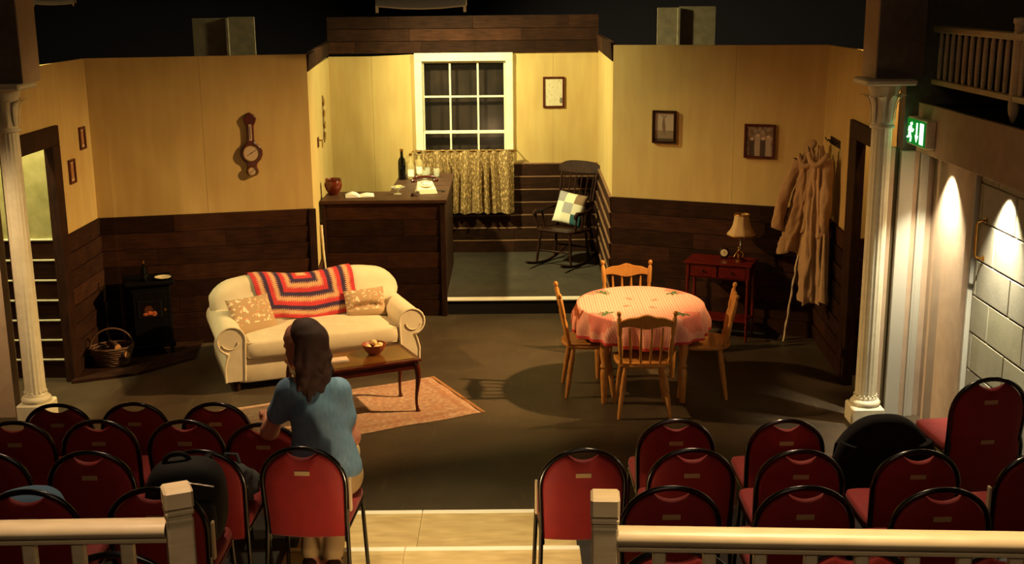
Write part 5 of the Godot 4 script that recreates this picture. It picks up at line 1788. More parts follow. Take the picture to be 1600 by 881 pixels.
	for k in 4:
		var lg := thing("log", ["split log lying at the front of the basket", "pale-ended log at the right of the basket", "thick log at the back of the basket", "short log on top in the basket"][k], "log", Vector3(-3.57, 0.031, -10.40) + [Vector3(-0.04, 0.10, 0.05), Vector3(0.07, 0.11, 0.03), Vector3(0.0, 0.10, -0.06), Vector3(0.02, 0.175, 0.0)][k], [0.3, -0.5, 0.1, -0.9][k], "logs in the wicker basket")
		b = MB.new()
		var rad: float = [0.034, 0.03, 0.038, 0.03][k]
		b.tube([Vector3(-0.10, 0, 0), Vector3(0, 0.004, 0), Vector3(0.10, 0, 0.004)], [rad, rad * 1.08, rad], 10, false)
		part("bark", b, M.bark, lg)
		for s in [-1, 1]:
			b = MB.new()
			b.lathe([Vector2(0, 0), Vector2(rad * 0.99, 0), Vector2(rad * 0.95, 0.003), Vector2(0, 0.004)], 10, at_turn(Vector3(s * 0.099, 0, 0.0), Vector3(0, 0, -s * PI / 2)))
			part("cut_end", b, M.logend, lg)

# ---------------------------------------------------------------- things above and behind the set
func build_above():
	for k in 2:
		var x: float = [-2.88, 1.82][k]
		var t := thing("masking_board", ["two-leaf drab board standing up behind the left stage wall", "two-leaf drab board standing up behind the right stage wall"][k], "board", Vector3(x, 0, [-12.5, -12.8][k]), [0.02, -0.03][k], "boards behind the set")
		var top: float = [3.0, 3.06][k]
		var w: float = [0.63, 0.61][k]
		var sp: float = [0.04, -0.08][k]
		part("leaf", boxm(Vector3(w / 2 + sp - 0.008, top, 0.02), 0.003), M.panel_grey, t, Vector3((-w / 2 + sp) / 2, top / 2, 0))
		part("leaf", boxm(Vector3(w / 2 - sp - 0.008, top, 0.02), 0.003), M.panel_grey, t, Vector3((w / 2 + sp) / 2, top / 2 + 0.01, -0.012))
		part("batten", boxm(Vector3(0.03, top, 0.03), 0.004), M.panel_grey, t, Vector3(sp, top / 2, 0.022))
	# curved reflector hood hanging over the alcove
	var h := thing("hanging_light_hood", "pale curved light hood with end brackets hanging above the alcove", "light hood", Vector3(-0.775, 3.095, -11.0))
	h.scale = Vector3(0.85, 0.85, 0.85)
	var b := MB.new()
	var g := []
	for i in 13:
		var a := PI * i / 12.0
		var row := []
		for j in 13:
			var x := -0.46 + 0.92 * j / 12.0
			row.append(Vector3(x, 0.005 + sin(a) * 0.16 + 0.03 * pow(x / 0.46, 2), cos(a) * 0.14))
		g.append(row)
	b.grid(g, false, 1, true)
	var hm := mat(Color(0.42, 0.42, 0.43), 0.4, 0.3)
	hm.cull_mode = BaseMaterial3D.CULL_DISABLED
	var hm2 := mat(Color(0.62, 0.58, 0.50), 0.5)
	part("hood", b, hm, h)
	for s in [-1, 1]:
		b = MB.new()
		b.prism(PackedVector2Array([Vector2(-0.14, 0.03), Vector2(0.14, 0.03), Vector2(0.10, 0.13), Vector2(0.0, 0.19), Vector2(-0.10, 0.13)]), -0.006, 0.006, Transform3D(Basis(Vector3.FORWARD, Vector3.UP, Vector3.RIGHT), Vector3(s * 0.46, 0, 0)))
		b.box(Vector3(s * 0.45, 0.0, 0.14), Vector3(0.03, 0.07, 0.01), 0.002, at_turn(Vector3.ZERO, Vector3(0, 0, 0)))
		part("end_bracket", b, hm2, h)
		b = MB.new()
		b.tube([Vector3(s * 0.3, 0.18, 0), Vector3(s * 0.3, 4.4, 0)], 0.006, 5)
		part("hanging_wire", b, M.lantern, h)
	b = MB.new()
	b.tube([Vector3(-0.44, 0.028, 0.142), Vector3(-0.2, 0.006, 0.142), Vector3(0, 0.0, 0.142), Vector3(0.2, 0.006, 0.142), Vector3(0.44, 0.028, 0.142)], 0.008, 6)
	part("front_lip", b, hm2, h)
	var h2 := copy_of(h, "dim grey light hood hanging at the top left, over the dark stage", Vector3(-3.86, 3.16, -10.6), 0.1)
	h2.scale = Vector3.ONE * 0.36

# ---------------------------------------------------------------- stacking chairs of the house
# faces -z, origin on the floor
func make_seat(label: String) -> Node3D:
	var t := thing("stacking_chair", label, "chair", Vector3.ZERO, 0, "red stacking chairs in the house")
	var tilt := at_turn(Vector3(0, 0.40, 0.18), Vector3(deg_to_rad(7), 0, 0))
	# outline of the back in its own plane, y from 0 (seat) to 0.45
	var outer := []
	for i in 33:
		var a := PI * i / 32.0
		outer.append(Vector2(cos(a) * 0.205, 0.245 + pow(sin(a), 0.85) * 0.205))
	var b := MB.new()
	# upholstered panel: the top edge dips below the frame to leave the hand hole
	var rings := []
	for rk in [[1.0, -0.008], [0.985, 0.010], [0.94, 0.018], [0.6, 0.021]]:
		var row := []
		var o := Vector2(0, 0.20)
		var pl := []
		pl.append(Vector2(0.185, -0.03))
		for q in outer:
			var y: float = q.y * 0.97
			if absf(q.x) < 0.085: y = minf(y, 0.395 + 0.034 * pow(absf(q.x) / 0.085, 2.0))
			pl.append(Vector2(q.x * 0.955, y))
		pl.append(Vector2(-0.185, -0.03))
		for i in 7: pl.append(Vector2(lerpf(-0.185, 0.185, (i + 1) / 8.0), -0.03 - 0.012 * sin(PI * (i + 1) / 8.0)))
		for q in pl:
			var w: Vector2 = o + (q - o) * rk[0]
			row.append(tilt * Vector3(w.x, w.y, rk[1]))
		rings.append(row)
	b.grid(rings, true, 1)
	var cen := tilt * Vector3(0, 0.20, 0.0215)
	var last: Array = rings[3]
	for i in last.size(): b.tri(last[i], last[(i + 1) % last.size()], cen, 1)
	var front: Array = rings[0]
	var cf := tilt * Vector3(0, 0.20, -0.03)
	for i in front.size(): b.tri(front[(i + 1) % front.size()], front[i], cf, 2)
	part("back_panel", b, M.red, t)
	b = MB.new()
	var pts := [tilt * Vector3(0.195, -0.06, 0)]
	for q in outer: pts.append(tilt * Vector3(q.x, q.y, 0))
	pts.append(tilt * Vector3(-0.195, -0.06, 0))
	b.tube(pts, 0.0125, 10)
	part("back_frame", b, M.metal_black, t)
	part("number_plate", boxm(Vector3(0.075, 0.024, 0.003), 0.001), M.label_plate, t).transform = tilt * at_turn(Vector3(0, 0.325, 0.0225))
	b = MB.new()
	b.soft(Vector3(0, 0.445, -0.02), Vector3(0.42, 0.06, 0.43), 0.35, 0.25, Transform3D(), 32, 10)
	part("seat", b, M.red, t)
	b = MB.new()
	for s in [-1, 1]: b.tube([Vector3(s * 0.20, 0.41, 0.19), Vector3(s * 0.20, 0.41, -0.2)], 0.011, 8)
	b.tube([Vector3(-0.20, 0.41, -0.20), Vector3(0.20, 0.41, -0.20)], 0.011, 8)
	b.tube([Vector3(-0.20, 0.41, 0.17), Vector3(0.20, 0.41, 0.17)], 0.011, 8)
	part("seat_frame", b, M.metal_black, t)
	for s in [-1, 1]:
		b = MB.new()
		b.tube([Vector3(s * 0.20, 0.42, -0.185), Vector3(s * 0.215, 0.0, -0.215)], 0.011, 8)
		part("leg", b, M.metal_black, t)
		b = MB.new()
		b.tube([tilt * Vector3(s * 0.197, 0.04, 0), Vector3(s * 0.20, 0.40, 0.185), Vector3(s * 0.215, 0.0, 0.225)], 0.011, 8)
		part("leg", b, M.metal_black, t)
	return t

func side_strip(c: Node3D, side: float):  # pale strip along one side of the chair back
	var b := MB.new()
	b.box(Vector3(side * 0.225, 0.60, 0.20), Vector3(0.012, 0.17, 0.03), 0.003, at_turn(Vector3.ZERO, Vector3(0, 0, 0)))
	part("side_strip", b, M.pale_strip, c, Vector3.ZERO, "pale side strip")

func build_seats():
	var lv := {"A": 0.0, "B": 0.15, "C": 0.27, "D": 0.40, "E": 0.55}
	var rows := [
		["A", -2.75, 6.943, 0.02, "red chair in the front row, beside the left column"],
		["A", -2.288, 6.954, 0.0, "red chair in the front row, second from the left column"],
		["A", -1.795, 6.941, -0.02, "red chair in the front row, nearest the rug"],
		["B", -2.705, 6.22, 0.03, "red chair in the second row, at the left edge of the view"],
		["B", -2.251, 6.229, 0.0, "red chair in the second row, second from the left edge"],
		["B", -1.78, 6.217, -0.02, "red chair in the second row, left of the one the woman touches"],
		["B", -1.343, 6.156, -0.03, "red chair in the second row with the woman's hand on it"],
		["C", -2.53, 5.46, 0.02, "red chair in the third row, cut by the left edge of the view"],
		["C", -2.033, 5.46, 0.0, "red chair in the third row, left of the black rucksack"],
		["C", -1.505, 5.464, -0.02, "red chair in the third row, half behind the black rucksack"],
		["C", -1.021, 5.494, -0.07, "red aisle chair in the third row with the woman sitting on it"],
		["D", -2.019, 4.692, 0.02, "red chair in the fourth row beside the blue bundle"],
		["D", -1.494, 4.707, 0.0, "red chair in the fourth row with the black rucksack on its seat"],
		["B", 0.875, 6.159, 0.02, "red chair in the second row right of the aisle, nearest the dining chairs"],
		["B", 1.465, 6.144, 0.02, "red chair in the second row right of the aisle, left of the black jacket"],
		["B", 1.974, 6.131, 0.03, "red chair in the second row hidden under the black jacket"],
		["B", 2.539, 6.137, 0.10, "red chair by the right wall, lower of the stacked pair"],
		["C", 0.334, 5.437, 0.04, "red aisle chair in the third row, right of the aisle steps"],
		["C", 0.85, 5.424, 0.02, "red chair in the third row, second from the aisle on the right"],
		["C", 1.362, 5.396, 0.0, "red chair in the third row, third from the aisle on the right"],
		["C", 1.914, 5.383, 0.02, "red chair in the third row, in front of the black jacket"],
		["C", 2.47, 5.33, 0.10, "red chair in the third row, cut by the right edge of the view"],
		["D", 0.652, 4.674, 0.0, "red chair in the fourth row, behind the right newel post"],
		["D", 1.203, 4.662, 0.0, "red chair in the fourth row, middle one right of the aisle"],
		["D", 1.758, 4.63, 0.02, "red chair in the fourth row, rightmost one above the handrail"],
		["E", -1.36, 3.80, 0.0, "red chair in the last row, seen through the left spindles"],
		["E", -1.90, 3.80, 0.0, "red chair in the last row, at the left end of the handrail"],
		["E", 0.55, 3.80, 0.0, "red chair in the last row, seen through spindles next to the right newel post"],
		["E", 1.16, 3.80, 0.0, "red chair in the last row, seen through spindles at the middle of the right handrail"],
		["E", 1.68, 3.78, 0.0, "red chair in the last row, seen through spindles at the right end of the handrail"],
	]
	var proto: Node3D = null
	for r in rows:
		# the back's top stands 0.24 m behind the origin
		var off: float = 0.233
		var p := Vector3(r[1] - sin(r[3]) * off, lv[r[0]] + (0.003 if r[0] != "A" else 0.0), -(r[2] + off))
		if proto == null:
			proto = make_seat(r[4])
			proto.position = p
			proto.rotation.y = r[3]
		else:
			var c := copy_of(proto, r[4], p, r[3], "red stacking chairs in the house")
			if r[0] == "C" and r[1] in [-1.021, 2.47]: side_strip(c, 1.0 if r[1] < 0 else -1.0)
			if r[0] == "C" and r[1] == 0.334: side_strip(c, -1.0)
			if r[0] == "D" and r[1] == -1.494: side_strip(c, 1.0)
			if r[1] == 2.539:
				var up := copy_of(proto, "red chair by the right wall, upper of the stacked pair", p + Vector3(-0.01, 0.235, 0.03), r[3], "red stacking chairs in the house")
				up.rotation.x = 0.0
	# black jacket over a chair
	var jk := thing("black_jacket", "black jacket draped over the back of a chair in the second row", "jacket", Vector3(1.974, 0.15, -6.36), 0.03)
	var g := []
	var b := MB.new()
	for i in 25:
		var v := i / 24.0
		var row := []
		for j in 41:
			var u := j / 20.0 - 1.0
			# path over the back: from the front face, over the arch, down behind
			var top := 0.875 - 0.16 * pow(absf(u), 2.6)
			var x := u * (0.245 + 0.03 * absf(v - 0.4))
			var y: float
			var z: float
			if v < 0.35:
				y = lerpf(0.50, top - 0.02, v / 0.35); z = 0.135 + 0.04 * v / 0.35
			elif v < 0.5:
				var a := (v - 0.35) / 0.15 * PI
				y = top - 0.02 + 0.03 * sin(a); z = 0.225 - 0.05 * cos(a)
			else:
				y = lerpf(top - 0.02, 0.33 + 0.04 * sin(u * 7.0), (v - 0.5) / 0.5); z = 0.275 - 0.015 * (v - 0.5) + 0.010 * sin(u * 9.0) * (v - 0.5) * 2.0
			row.append(Vector3(x, y, z))
		g.append(row)
	b.grid(g, false, 1)
	var jm: StandardMaterial3D = M.jacket_black
	jm.cull_mode = BaseMaterial3D.CULL_DISABLED
	part("jacket_body", b, jm, jk)
	for s in [-1, 1]:
		b = MB.new()
		b.tube([Vector3(s * 0.20, 0.74, 0.27), Vector3(s * 0.245, 0.60, 0.27), Vector3(s * 0.26, 0.45, 0.26), Vector3(s * 0.25, 0.30, 0.25)], [0.05, 0.055, 0.05, 0.042], 10)
		part("jacket_sleeve", b, jm, jk)
	# white cup on the stacked chair's lower seat
	var cp := thing("paper_cup", "white paper cup on the seat beside the stacked chairs", "cup", Vector3(2.37, 0.625, -6.50))
	b = MB.new()
	b.lathe([Vector2(0, 0), Vector2(0.028, 0), Vector2(0.037, 0.10), Vector2(0.039, 0.102), Vector2(0.035, 0.102), Vector2(0.027, 0.006), Vector2(0, 0.006)], 18)
	part("cup_wall", b, M.paper, cp)
	b = MB.new()
	b.lathe([Vector2(0, 0.112), Vector2(0.030, 0.112), Vector2(0.040, 0.104), Vector2(0.040, 0.098)], 18)
	part("lid", b, M.white, cp)
	# rucksack
	var rk := thing("rucksack", "black rucksack with a loop handle on a fourth-row seat", "bag", Vector3(-1.44, 0.878, -4.99), 0.15)
	b = MB.new()
	b.soft(Vector3(0, 0.19, 0), Vector3(0.35, 0.40, 0.26), 0.7, 0.6, Transform3D(), 32, 18)
	part("bag_body", b, M.bag_black, rk)
	b = MB.new()
	b.soft(Vector3(0, 0.14, 0.12), Vector3(0.27, 0.22, 0.10), 0.4, 0.5, Transform3D(), 24, 12)
	part("front_pocket", b, M.bag_black, rk)
	b = MB.new()
	var arc := []
	for i in 13: arc.append(Vector3(-0.03 + cos(PI * i / 12) * 0.055, 0.375 + sin(PI * i / 12) * 0.045, 0.0))
	b.tube(arc, 0.011, 8)
	part("loop_handle", b, M.bag_black, rk)
	for s in [-1, 1]:
		b = MB.new()
		b.tube([Vector3(s * 0.09, 0.36, -0.11), Vector3(s * 0.12, 0.25, -0.17), Vector3(s * 0.13, 0.10, -0.15)], 0.016, 6)
		part("shoulder_strap", b, M.bag_black, rk)
	b = MB.new()
	b.tube([Vector3(-0.13, 0.30, 0.115), Vector3(0, 0.335, 0.125), Vector3(0.13, 0.30, 0.115)], 0.004, 5)
	part("zip", b, M.steel, rk)
	# blue bundle at the left edge
	b = MB.new()
	b.soft(Vector3(0, 0.12, 0), Vector3(0.34, 0.27, 0.26), 0.7, 0.8, at_turn(Vector3.ZERO, Vector3(0.0, 0.2, 0.1)), 28, 14)
	b.tube([Vector3(-0.12, 0.06, 0.12), Vector3(0.0, 0.10, 0.14), Vector3(0.12, 0.05, 0.12)], [0.02, 0.03, 0.02], 8)
	single("folded_jersey", b, M.blue_cloth, "pale blue folded jersey on the fourth-row seat at the left edge", "jersey", Vector3(-2.14, 0.875, -4.99))
	# grey bag and orange scarf on the seat beside the woman's chair
	var gb := thing("carrier_bag", "crumpled grey carrier bag on the seat left of the woman's chair", "bag", Vector3(-1.42, 0.745, -5.68), -0.2)
	b = MB.new()
	g = []
	var n := noise(77, 1.0, 3)
	for i in 15:
		var ph := -PI / 2 + PI * i / 14
		var row := []
		for j in 28:
			var th := TAU * j / 28
			var k := 1.0 + 0.5 * n.get_noise_3d(cos(th) * 2.0, ph * 2.0, sin(th) * 2.0)
			row.append(Vector3(cos(ph) * cos(th) * 0.14 * k, 0.115 + sin(ph) * 0.11, -cos(ph) * sin(th) * 0.12 * k))
		g.append(row)
	b.grid(g, true, 1)
	part("bag_body", b, M.grey_cloth, gb)
	for s in [-1, 1]:
		b = MB.new()
		b.tube([Vector3(-0.05, 0.20, s * 0.03), Vector3(-0.03, 0.26, s * 0.04), Vector3(0.03, 0.26, s * 0.04), Vector3(0.05, 0.20, s * 0.03)], 0.008, 6)
		part("bag_handle", b, M.grey_cloth, gb)

# ---------------------------------------------------------------- handrails in front of the camera
func build_rails():
	for k in 2:
		var right := k == 1
		var a := Vector3(0.225, 0, -2.79) if right else Vector3(-0.85, 0, -2.86)
		var turn := deg_to_rad(-3.2) if right else PI - deg_to_rad(-1.0)
		var t := thing("handrail", ["pale wooden handrail with square spindles left of the aisle", "pale wooden handrail with square spindles right of the aisle"][k], "handrail", a + Vector3(0, 1.0, 0), turn)
		var L := 2.3
		# round-topped rail from the newel outward along local +x
		var b := MB.new()
		var g := []
		for i in 2:
			var row := []
			for j in 24:
				var an := TAU * j / 24
				var y := sin(an) * 0.024
				row.append(Vector3([0.03, L][i], 0.93 + y, -cos(an) * 0.034))
			g.append(row)
		b.grid(g, true, 1)
		part("top_rail", b, M.rail_wood, t)
		part("under_fillet", boxm(Vector3(L - 0.03, 0.012, 0.045), 0.002), M.rail_wood, t, Vector3(L / 2 + 0.015, 0.903, 0))
		part("bottom_rail", boxm(Vector3(L - 0.03, 0.04, 0.045), 0.004), M.rail_wood, t, Vector3(L / 2 + 0.015, 0.10, 0))
		for i in 18:
			var x := 0.135 + 0.124 * i
			if x > L: break
			part("spindle", boxm(Vector3(0.032, 0.79, 0.032), 0.004), M.rail_wood, t, Vector3(x, 0.508, 0))
		var nw := Node3D.new()
		nw.name = "newel_post"
		t.add_child(nw)
		nw.rotation.y = 0.0 if right else deg_to_rad(22)
		part("shaft", boxm(Vector3(0.066, 0.96, 0.066), 0.005), M.rail_wood, nw, Vector3(0, 0.485, 0))
		part("neck", boxm(Vector3(0.060, 0.012, 0.060), 0.002), M.rail_wood, nw, Vector3(0, 0.969, 0))
		part("collar", boxm(Vector3(0.070, 0.014, 0.070), 0.004), M.rail_wood, nw, Vector3(0, 0.981, 0))
		part("cap", boxm(Vector3(0.072, 0.052, 0.072), 0.006), M.rail_wood, nw, Vector3(0, 1.016, 0))

# ---------------------------------------------------------------- the woman: blended tapered bones meshed as surface nets
func bone_dist(p: Vector3, a: Vector3, b: Vector3, ra: float, rb: float) -> float:
	var ab := b - a
	var t := clampf((p - a).dot(ab) / maxf(ab.length_squared(), 1e-9), 0, 1)
	return p.distance_to(a + ab * t) - lerpf(ra, rb, t)

func nets(b: MB, bones: Array, cell: float, k: float):
	var lo := Vector3.ONE * 1e9
	var hi := -lo
	for q in bones:
		for e in [[q[0], q[2]], [q[1], q[3]]]:
			lo = lo.min(e[0] - Vector3.ONE * (e[1] + k + cell * 2))
			hi = hi.max(e[0] + Vector3.ONE * (e[1] + k + cell * 2))
	var n := Vector3i(((hi - lo) / cell).ceil()) + Vector3i.ONE
	var F := PackedFloat32Array()
	F.resize(n.x * n.y * n.z)
	F.fill(1.0)
	var sy := n.x
	var sz := n.x * n.y
	for q in bones:
		var A: Vector3 = q[0]
		var B: Vector3 = q[1]
		var r := maxf(q[2], q[3]) + k + cell * 2
		var l := Vector3i(((A.min(B) - Vector3.ONE * r - lo) / cell).floor()).max(Vector3i.ZERO)
		var h := Vector3i(((A.max(B) + Vector3.ONE * r - lo) / cell).ceil()).min(n - Vector3i.ONE)
		for z in range(l.z, h.z + 1):
			for y in range(l.y, h.y + 1):
				var base := z * sz + y * sy
				for x in range(l.x, h.x + 1):
					var d := bone_dist(lo + Vector3(x, y, z) * cell, A, B, q[2], q[3])
					var f := F[base + x]
					var m := minf(d, f)
					var g := maxf(k - absf(d - f), 0.0) / k
					F[base + x] = m - g * g * k * 0.25
	var V := {}
	for z in n.z - 1:
		for y in n.y - 1:
			for x in n.x - 1:
				var i := z * sz + y * sy + x
				var s := 0
				for o in [0, 1, sy, sy + 1, sz, sz + 1, sz + sy, sz + sy + 1]:
					if F[i + o] < 0: s += 1
				if s == 0 or s == 8: continue
				var acc := Vector3.ZERO
				var c := 0
				for e in [[0,0,0,1,0,0],[0,1,0,1,1,0],[0,0,1,1,0,1],[0,1,1,1,1,1],[0,0,0,0,1,0],[1,0,0,1,1,0],[0,0,1,0,1,1],[1,0,1,1,1,1],[0,0,0,0,0,1],[1,0,0,1,0,1],[0,1,0,0,1,1],[1,1,0,1,1,1]]:
					var f0 := F[i + e[0] + e[1] * sy + e[2] * sz]
					var f1 := F[i + e[3] + e[4] * sy + e[5] * sz]
					if (f0 < 0) != (f1 < 0):
						var t := f0 / (f0 - f1)
						acc += Vector3(e[0], e[1], e[2]).lerp(Vector3(e[3], e[4], e[5]), t)
						c += 1
				V[i] = lo + (Vector3(x, y, z) + acc / c) * cell
	for i in V.keys():
		var f := F[i]
		for ax in 3:
			var st: int = [1, sy, sz][ax]
			var u: int = [sy, sz, 1][ax]
			var w: int = [sz, 1, sy][ax]
			if (f < 0) == (F[i + st] < 0): continue
			if not (V.has(i - u) and V.has(i - w) and V.has(i - u - w)): continue
			if f < 0: b.quad(V[i - u - w], V[i - w], V[i], V[i - u], 1)
			else: b.quad(V[i - u - w], V[i - u], V[i], V[i - w], 1)

func build_woman():
	var O := Vector3(-1.0, 0.27, -5.86)
	var t := thing("person", "seated woman with long dark hair in a blue short-sleeved shirt, looking left", "person", O)
	# local coordinates: y above the tier floor, -z toward the stage
	var hip := Vector3(0.03, 0.56, 0.0)
	var chest := Vector3(-0.015, 0.88, -0.03)
	var neck := Vector3(-0.03, 1.08, -0.045)
	var head := Vector3(-0.062, 1.245, -0.055)
	var shl := Vector3(-0.140, 1.005, -0.03)
	var shr := Vector3(0.108, 1.005, -0.03)
	var ell := Vector3(-0.265, 0.765, -0.10)
	var wrl := Vector3(-0.315, 0.775, -0.30)
	var elr := Vector3(0.168, 0.755, -0.03)
	var wrr := Vector3(0.10, 0.64, -0.22)
	var body := [
		[hip, chest, 0.12, 0.115], [chest, neck, 0.105, 0.06], [neck, head + Vector3(0.01, -0.04, 0), 0.052, 0.055],
		[shl, shr, 0.055, 0.055], [shl, ell, 0.05, 0.04], [ell, wrl, 0.038, 0.026], [shr, elr, 0.05, 0.04], [elr, wrr, 0.038, 0.026],
		[hip + Vector3(-0.08, 0, 0), Vector3(-0.09, 0.53, -0.40), 0.085, 0.058], [hip + Vector3(0.08, 0, 0), Vector3(0.08, 0.53, -0.40), 0.085, 0.058],
		[Vector3(-0.09, 0.53, -0.40), Vector3(-0.06, 0.09, 0.02), 0.055, 0.036], [Vector3(0.08, 0.53, -0.40), Vector3(0.055, 0.09, 0.04), 0.055, 0.036],
		[Vector3(-0.06, 0.07, 0.03), Vector3(-0.065, 0.035, -0.10), 0.036, 0.028], [Vector3(0.055, 0.07, 0.05), Vector3(0.06, 0.035, -0.08), 0.036, 0.028],
	]
	var b := MB.new()
	nets(b, body, 0.014, 0.05)
	# head in profile: the face points to -x and a little toward the stage
	var f := Vector3(-0.93, 0, -0.37).normalized()
	var sd := Vector3(0.37, 0, -0.93).normalized()
	var up := Vector3.UP
	var hb := [
		[head + up * 0.03, head + up * 0.045 - f * 0.03, 0.078, 0.080], [head + up * 0.035 + f * 0.02, head - up * 0.05 + f * 0.035, 0.068, 0.050], [head + up * 0.055 + f * 0.045, head - up * 0.045 + f * 0.052, 0.042, 0.034],
		[head - up * 0.078 + f * 0.052, head - up * 0.088 + f * 0.062, 0.028, 0.022], [head - up * 0.085, head - up * 0.09 + f * 0.05, 0.04, 0.03],
		[head + up * 0.022 + f * 0.082, head - up * 0.018 + f * 0.100, 0.010, 0.0125],
		[head + up * 0.03 + f * 0.075 + sd * 0.03, head + up * 0.03 + f * 0.075 - sd * 0.03, 0.014, 0.014],
		[head - up * 0.052 + f * 0.080 + sd * 0.014, head - up * 0.052 + f * 0.080 - sd * 0.014, 0.010, 0.010],
		[neck, head - up * 0.06, 0.05, 0.048],
	]
	for s in [-1, 1]: hb.append([head + sd * 0.076 * s + up * 0.01 - f * 0.01, head + sd * 0.078 * s - up * 0.025, 0.012, 0.009])
	nets(b, hb, 0.005, 0.022)
	# hands: palm, four fingers, thumb
	for h in [[wrl, Vector3(-0.25, -0.05, -0.95).normalized(), Vector3(0.95, 0, -0.25).normalized()], [wrr, Vector3(-0.45, -0.35, -0.82).normalized(), Vector3(-0.85, 0, 0.45).normalized()]]:
		var d: Vector3 = h[1]
		var x: Vector3 = h[2]
		var dn := Vector3(0, -1, 0)
		var w: Vector3 = h[0]
		var pb := [[w, w + d * 0.05, 0.022, 0.022], [w + d * 0.03 + x * 0.02, w + d * 0.085 + x * 0.025, 0.015, 0.013], [w + d * 0.03 - x * 0.02, w + d * 0.08 - x * 0.028, 0.015, 0.012], [w + d * 0.05, w + d * 0.085, 0.016, 0.014]]
		for q in 4:
			var o: float = (q - 1.5) * 0.019
			var L: float = [0.062, 0.074, 0.070, 0.054][q]
			var p0 := w + d * 0.085 + x * o * -1.0
			var p1 := p0 + d * L * 0.5 + dn * 0.006
			var p2 := p1 + d * L * 0.30 + dn * 0.024
			var p3 := p2 + d * L * 0.10 + dn * 0.022
			pb.append([p0, p1, 0.0095, 0.009]); pb.append([p1, p2, 0.009, 0.0085]); pb.append([p2, p3, 0.0085, 0.0075])
		var t0 := w + d * 0.03 + x * 0.022
		pb.append([t0, t0 + d * 0.03 + x * 0.026 + dn * 0.01, 0.012, 0.010])
		pb.append([t0 + d * 0.03 + x * 0.026 + dn * 0.01, t0 + d * 0.062 + x * 0.028 + dn * 0.026, 0.010, 0.008])
		nets(b, pb, 0.0035, 0.007)
	var body_part := part("body", b, M.skin, t)
	# face
	for s in [-1, 1]:
		b = MB.new()
		b.soft(head + up * 0.012 + f * 0.077 + sd * 0.030 * s, Vector3(0.020, 0.016, 0.020), 1, 1, Transform3D(), 10, 8)
		part("eye", b, M.paper, body_part)
		b = MB.new()
		b.soft(head + up * 0.012 + f * 0.085 + sd * 0.030 * s, Vector3(0.009, 0.010, 0.009), 1, 1, Transform3D(), 8, 6)
		part("iris", b, M.dark_wood, body_part)
		b = MB.new()
		b.tube([head + up * 0.034 + f * 0.078 + sd * 0.016 * s, head + up * 0.038 + f * 0.076 + sd * 0.032 * s, head + up * 0.030 + f * 0.062 + sd * 0.050 * s], 0.003, 5)
		part("eyebrow", b, M.hair, body_part)
	b = MB.new()
	b.tube([head - up * 0.054 + f * 0.086 - sd * 0.022, head - up * 0.053 + f * 0.095, head - up * 0.054 + f * 0.086 + sd * 0.022], [0.003, 0.0065, 0.003], 6)
	part("lips", b, mat(Color(0.62, 0.32, 0.28), 0.5), body_part)
	# shirt
	b = MB.new()
	nets(b, [
		[hip + Vector3(0, 0.05, 0), hip + Vector3(-0.02, 0.15, -0.01), 0.128, 0.118], [hip + Vector3(-0.02, 0.15, -0.01), chest, 0.118, 0.112], [chest, neck + Vector3(0, -0.055, 0), 0.108, 0.066],
		[hip + Vector3(-0.07, 0.06, 0.02), hip + Vector3(-0.04, 0.35, 0.0), 0.10, 0.09], [hip + Vector3(0.08, 0.05, 0.02), hip + Vector3(0.02, 0.35, 0.0), 0.115, 0.09],
		[shl, shr, 0.058, 0.058], [shl, shl.lerp(ell, 0.55), 0.058, 0.060], [shr, shr.lerp(elr, 0.55), 0.058, 0.060],
	], 0.013, 0.05)
	part("shirt", b, M.denim, t)
	b = MB.new()
	nets(b, [
		[hip + Vector3(-0.08, -0.005, 0), Vector3(-0.09, 0.53, -0.40), 0.108, 0.074], [hip + Vector3(0.08, -0.005, 0), Vector3(0.08, 0.53, -0.40), 0.112, 0.074],
		[hip + Vector3(-0.07, 0.02, 0.02), hip + Vector3(0.07, 0.02, 0.02), 0.12, 0.12],
		[Vector3(-0.09, 0.53, -0.40), Vector3(-0.06, 0.14, 0.0), 0.072, 0.055], [Vector3(0.08, 0.53, -0.40), Vector3(0.055, 0.14, 0.02), 0.072, 0.055],
	], 0.013, 0.03)
	part("trousers", b, M.chino, t)
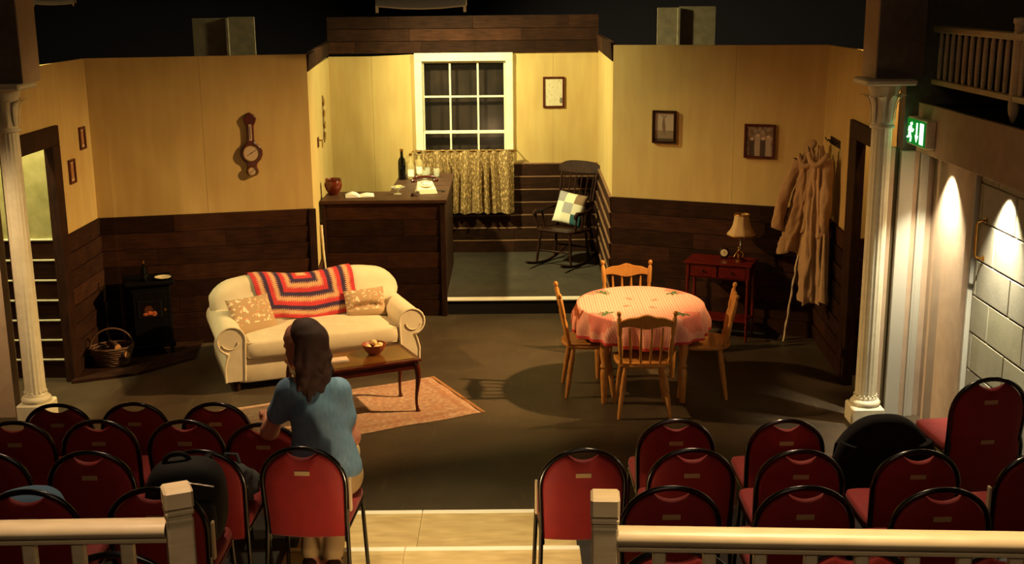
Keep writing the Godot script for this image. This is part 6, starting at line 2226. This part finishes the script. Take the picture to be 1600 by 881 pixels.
	for s in [-1, 1]:
		b = MB.new()
		var ax := -0.062 if s < 0 else 0.057
		var az := 0.03 if s < 0 else 0.05
		nets(b, [[Vector3(ax, 0.05, az + 0.02), Vector3(ax, 0.04, az - 0.13), 0.042, 0.036], [Vector3(ax, 0.08, az), Vector3(ax, 0.06, az - 0.02), 0.046, 0.04]], 0.01, 0.02)
		part("shoe", b, M.dark_wood, t)
	# hair: cap over the skull, long locks down the back and over the right shoulder
	b = MB.new()
	var hh := [[head + up * 0.055 - f * 0.025, head + up * 0.03 - f * 0.055, 0.086, 0.086], [head + up * 0.100 + f * 0.015, head + up * 0.06 - f * 0.03, 0.034, 0.06], [head - f * 0.055, head - f * 0.06 - up * 0.10, 0.075, 0.06]]
	# locks fan out from the crown, the longest over the right shoulder
	for q in 15:
		var an := lerpf(-0.35, 3.0, q / 14.0)
		var dr := (f * -cos(an - 1.45) + sd * -sin(an - 1.45)).normalized()
		var w := sin(q * 2.3) * 0.012
		var L := 0.235 + 0.03 * sin(q * 1.7)
		var p0 := head + up * 0.06 - f * 0.03 + dr * 0.060
		var p1 := head - up * 0.06 - f * 0.028 + dr * (0.085 + w)
		var p2 := head - up * (0.15 + w) - f * 0.028 + dr * (0.092 - w) 
		var p3 := head - up * L - f * 0.028 + dr * (0.105 + w)
		if dr.z < 0.0 and dr.x < 0.2: continue
		hh.append([p0, p1, 0.030, 0.025]); hh.append([p1, p2, 0.025, 0.022]); hh.append([p2, p3, 0.022, 0.010])
	hh.append([head + Vector3(0.085, -0.10, 0.04), head + Vector3(0.150, -0.255, 0.05), 0.032, 0.012])
	hh.append([head + Vector3(0.06, -0.10, 0.07), head + Vector3(0.105, -0.265, 0.085), 0.034, 0.012])
	nets(b, hh, 0.007, 0.012)
	part("hair", b, M.hair, t)

func build_objects():
	build_sofa()
	build_coffee_table()
	build_dining()
	build_counter()
	build_curtain()
	build_rocker()
	print("furniture")
	build_right_corner()
	build_left_corner()
	build_above()
	print("props")
	build_seats()
	build_rails()
	print("seats")
	build_woman()
	print("woman")
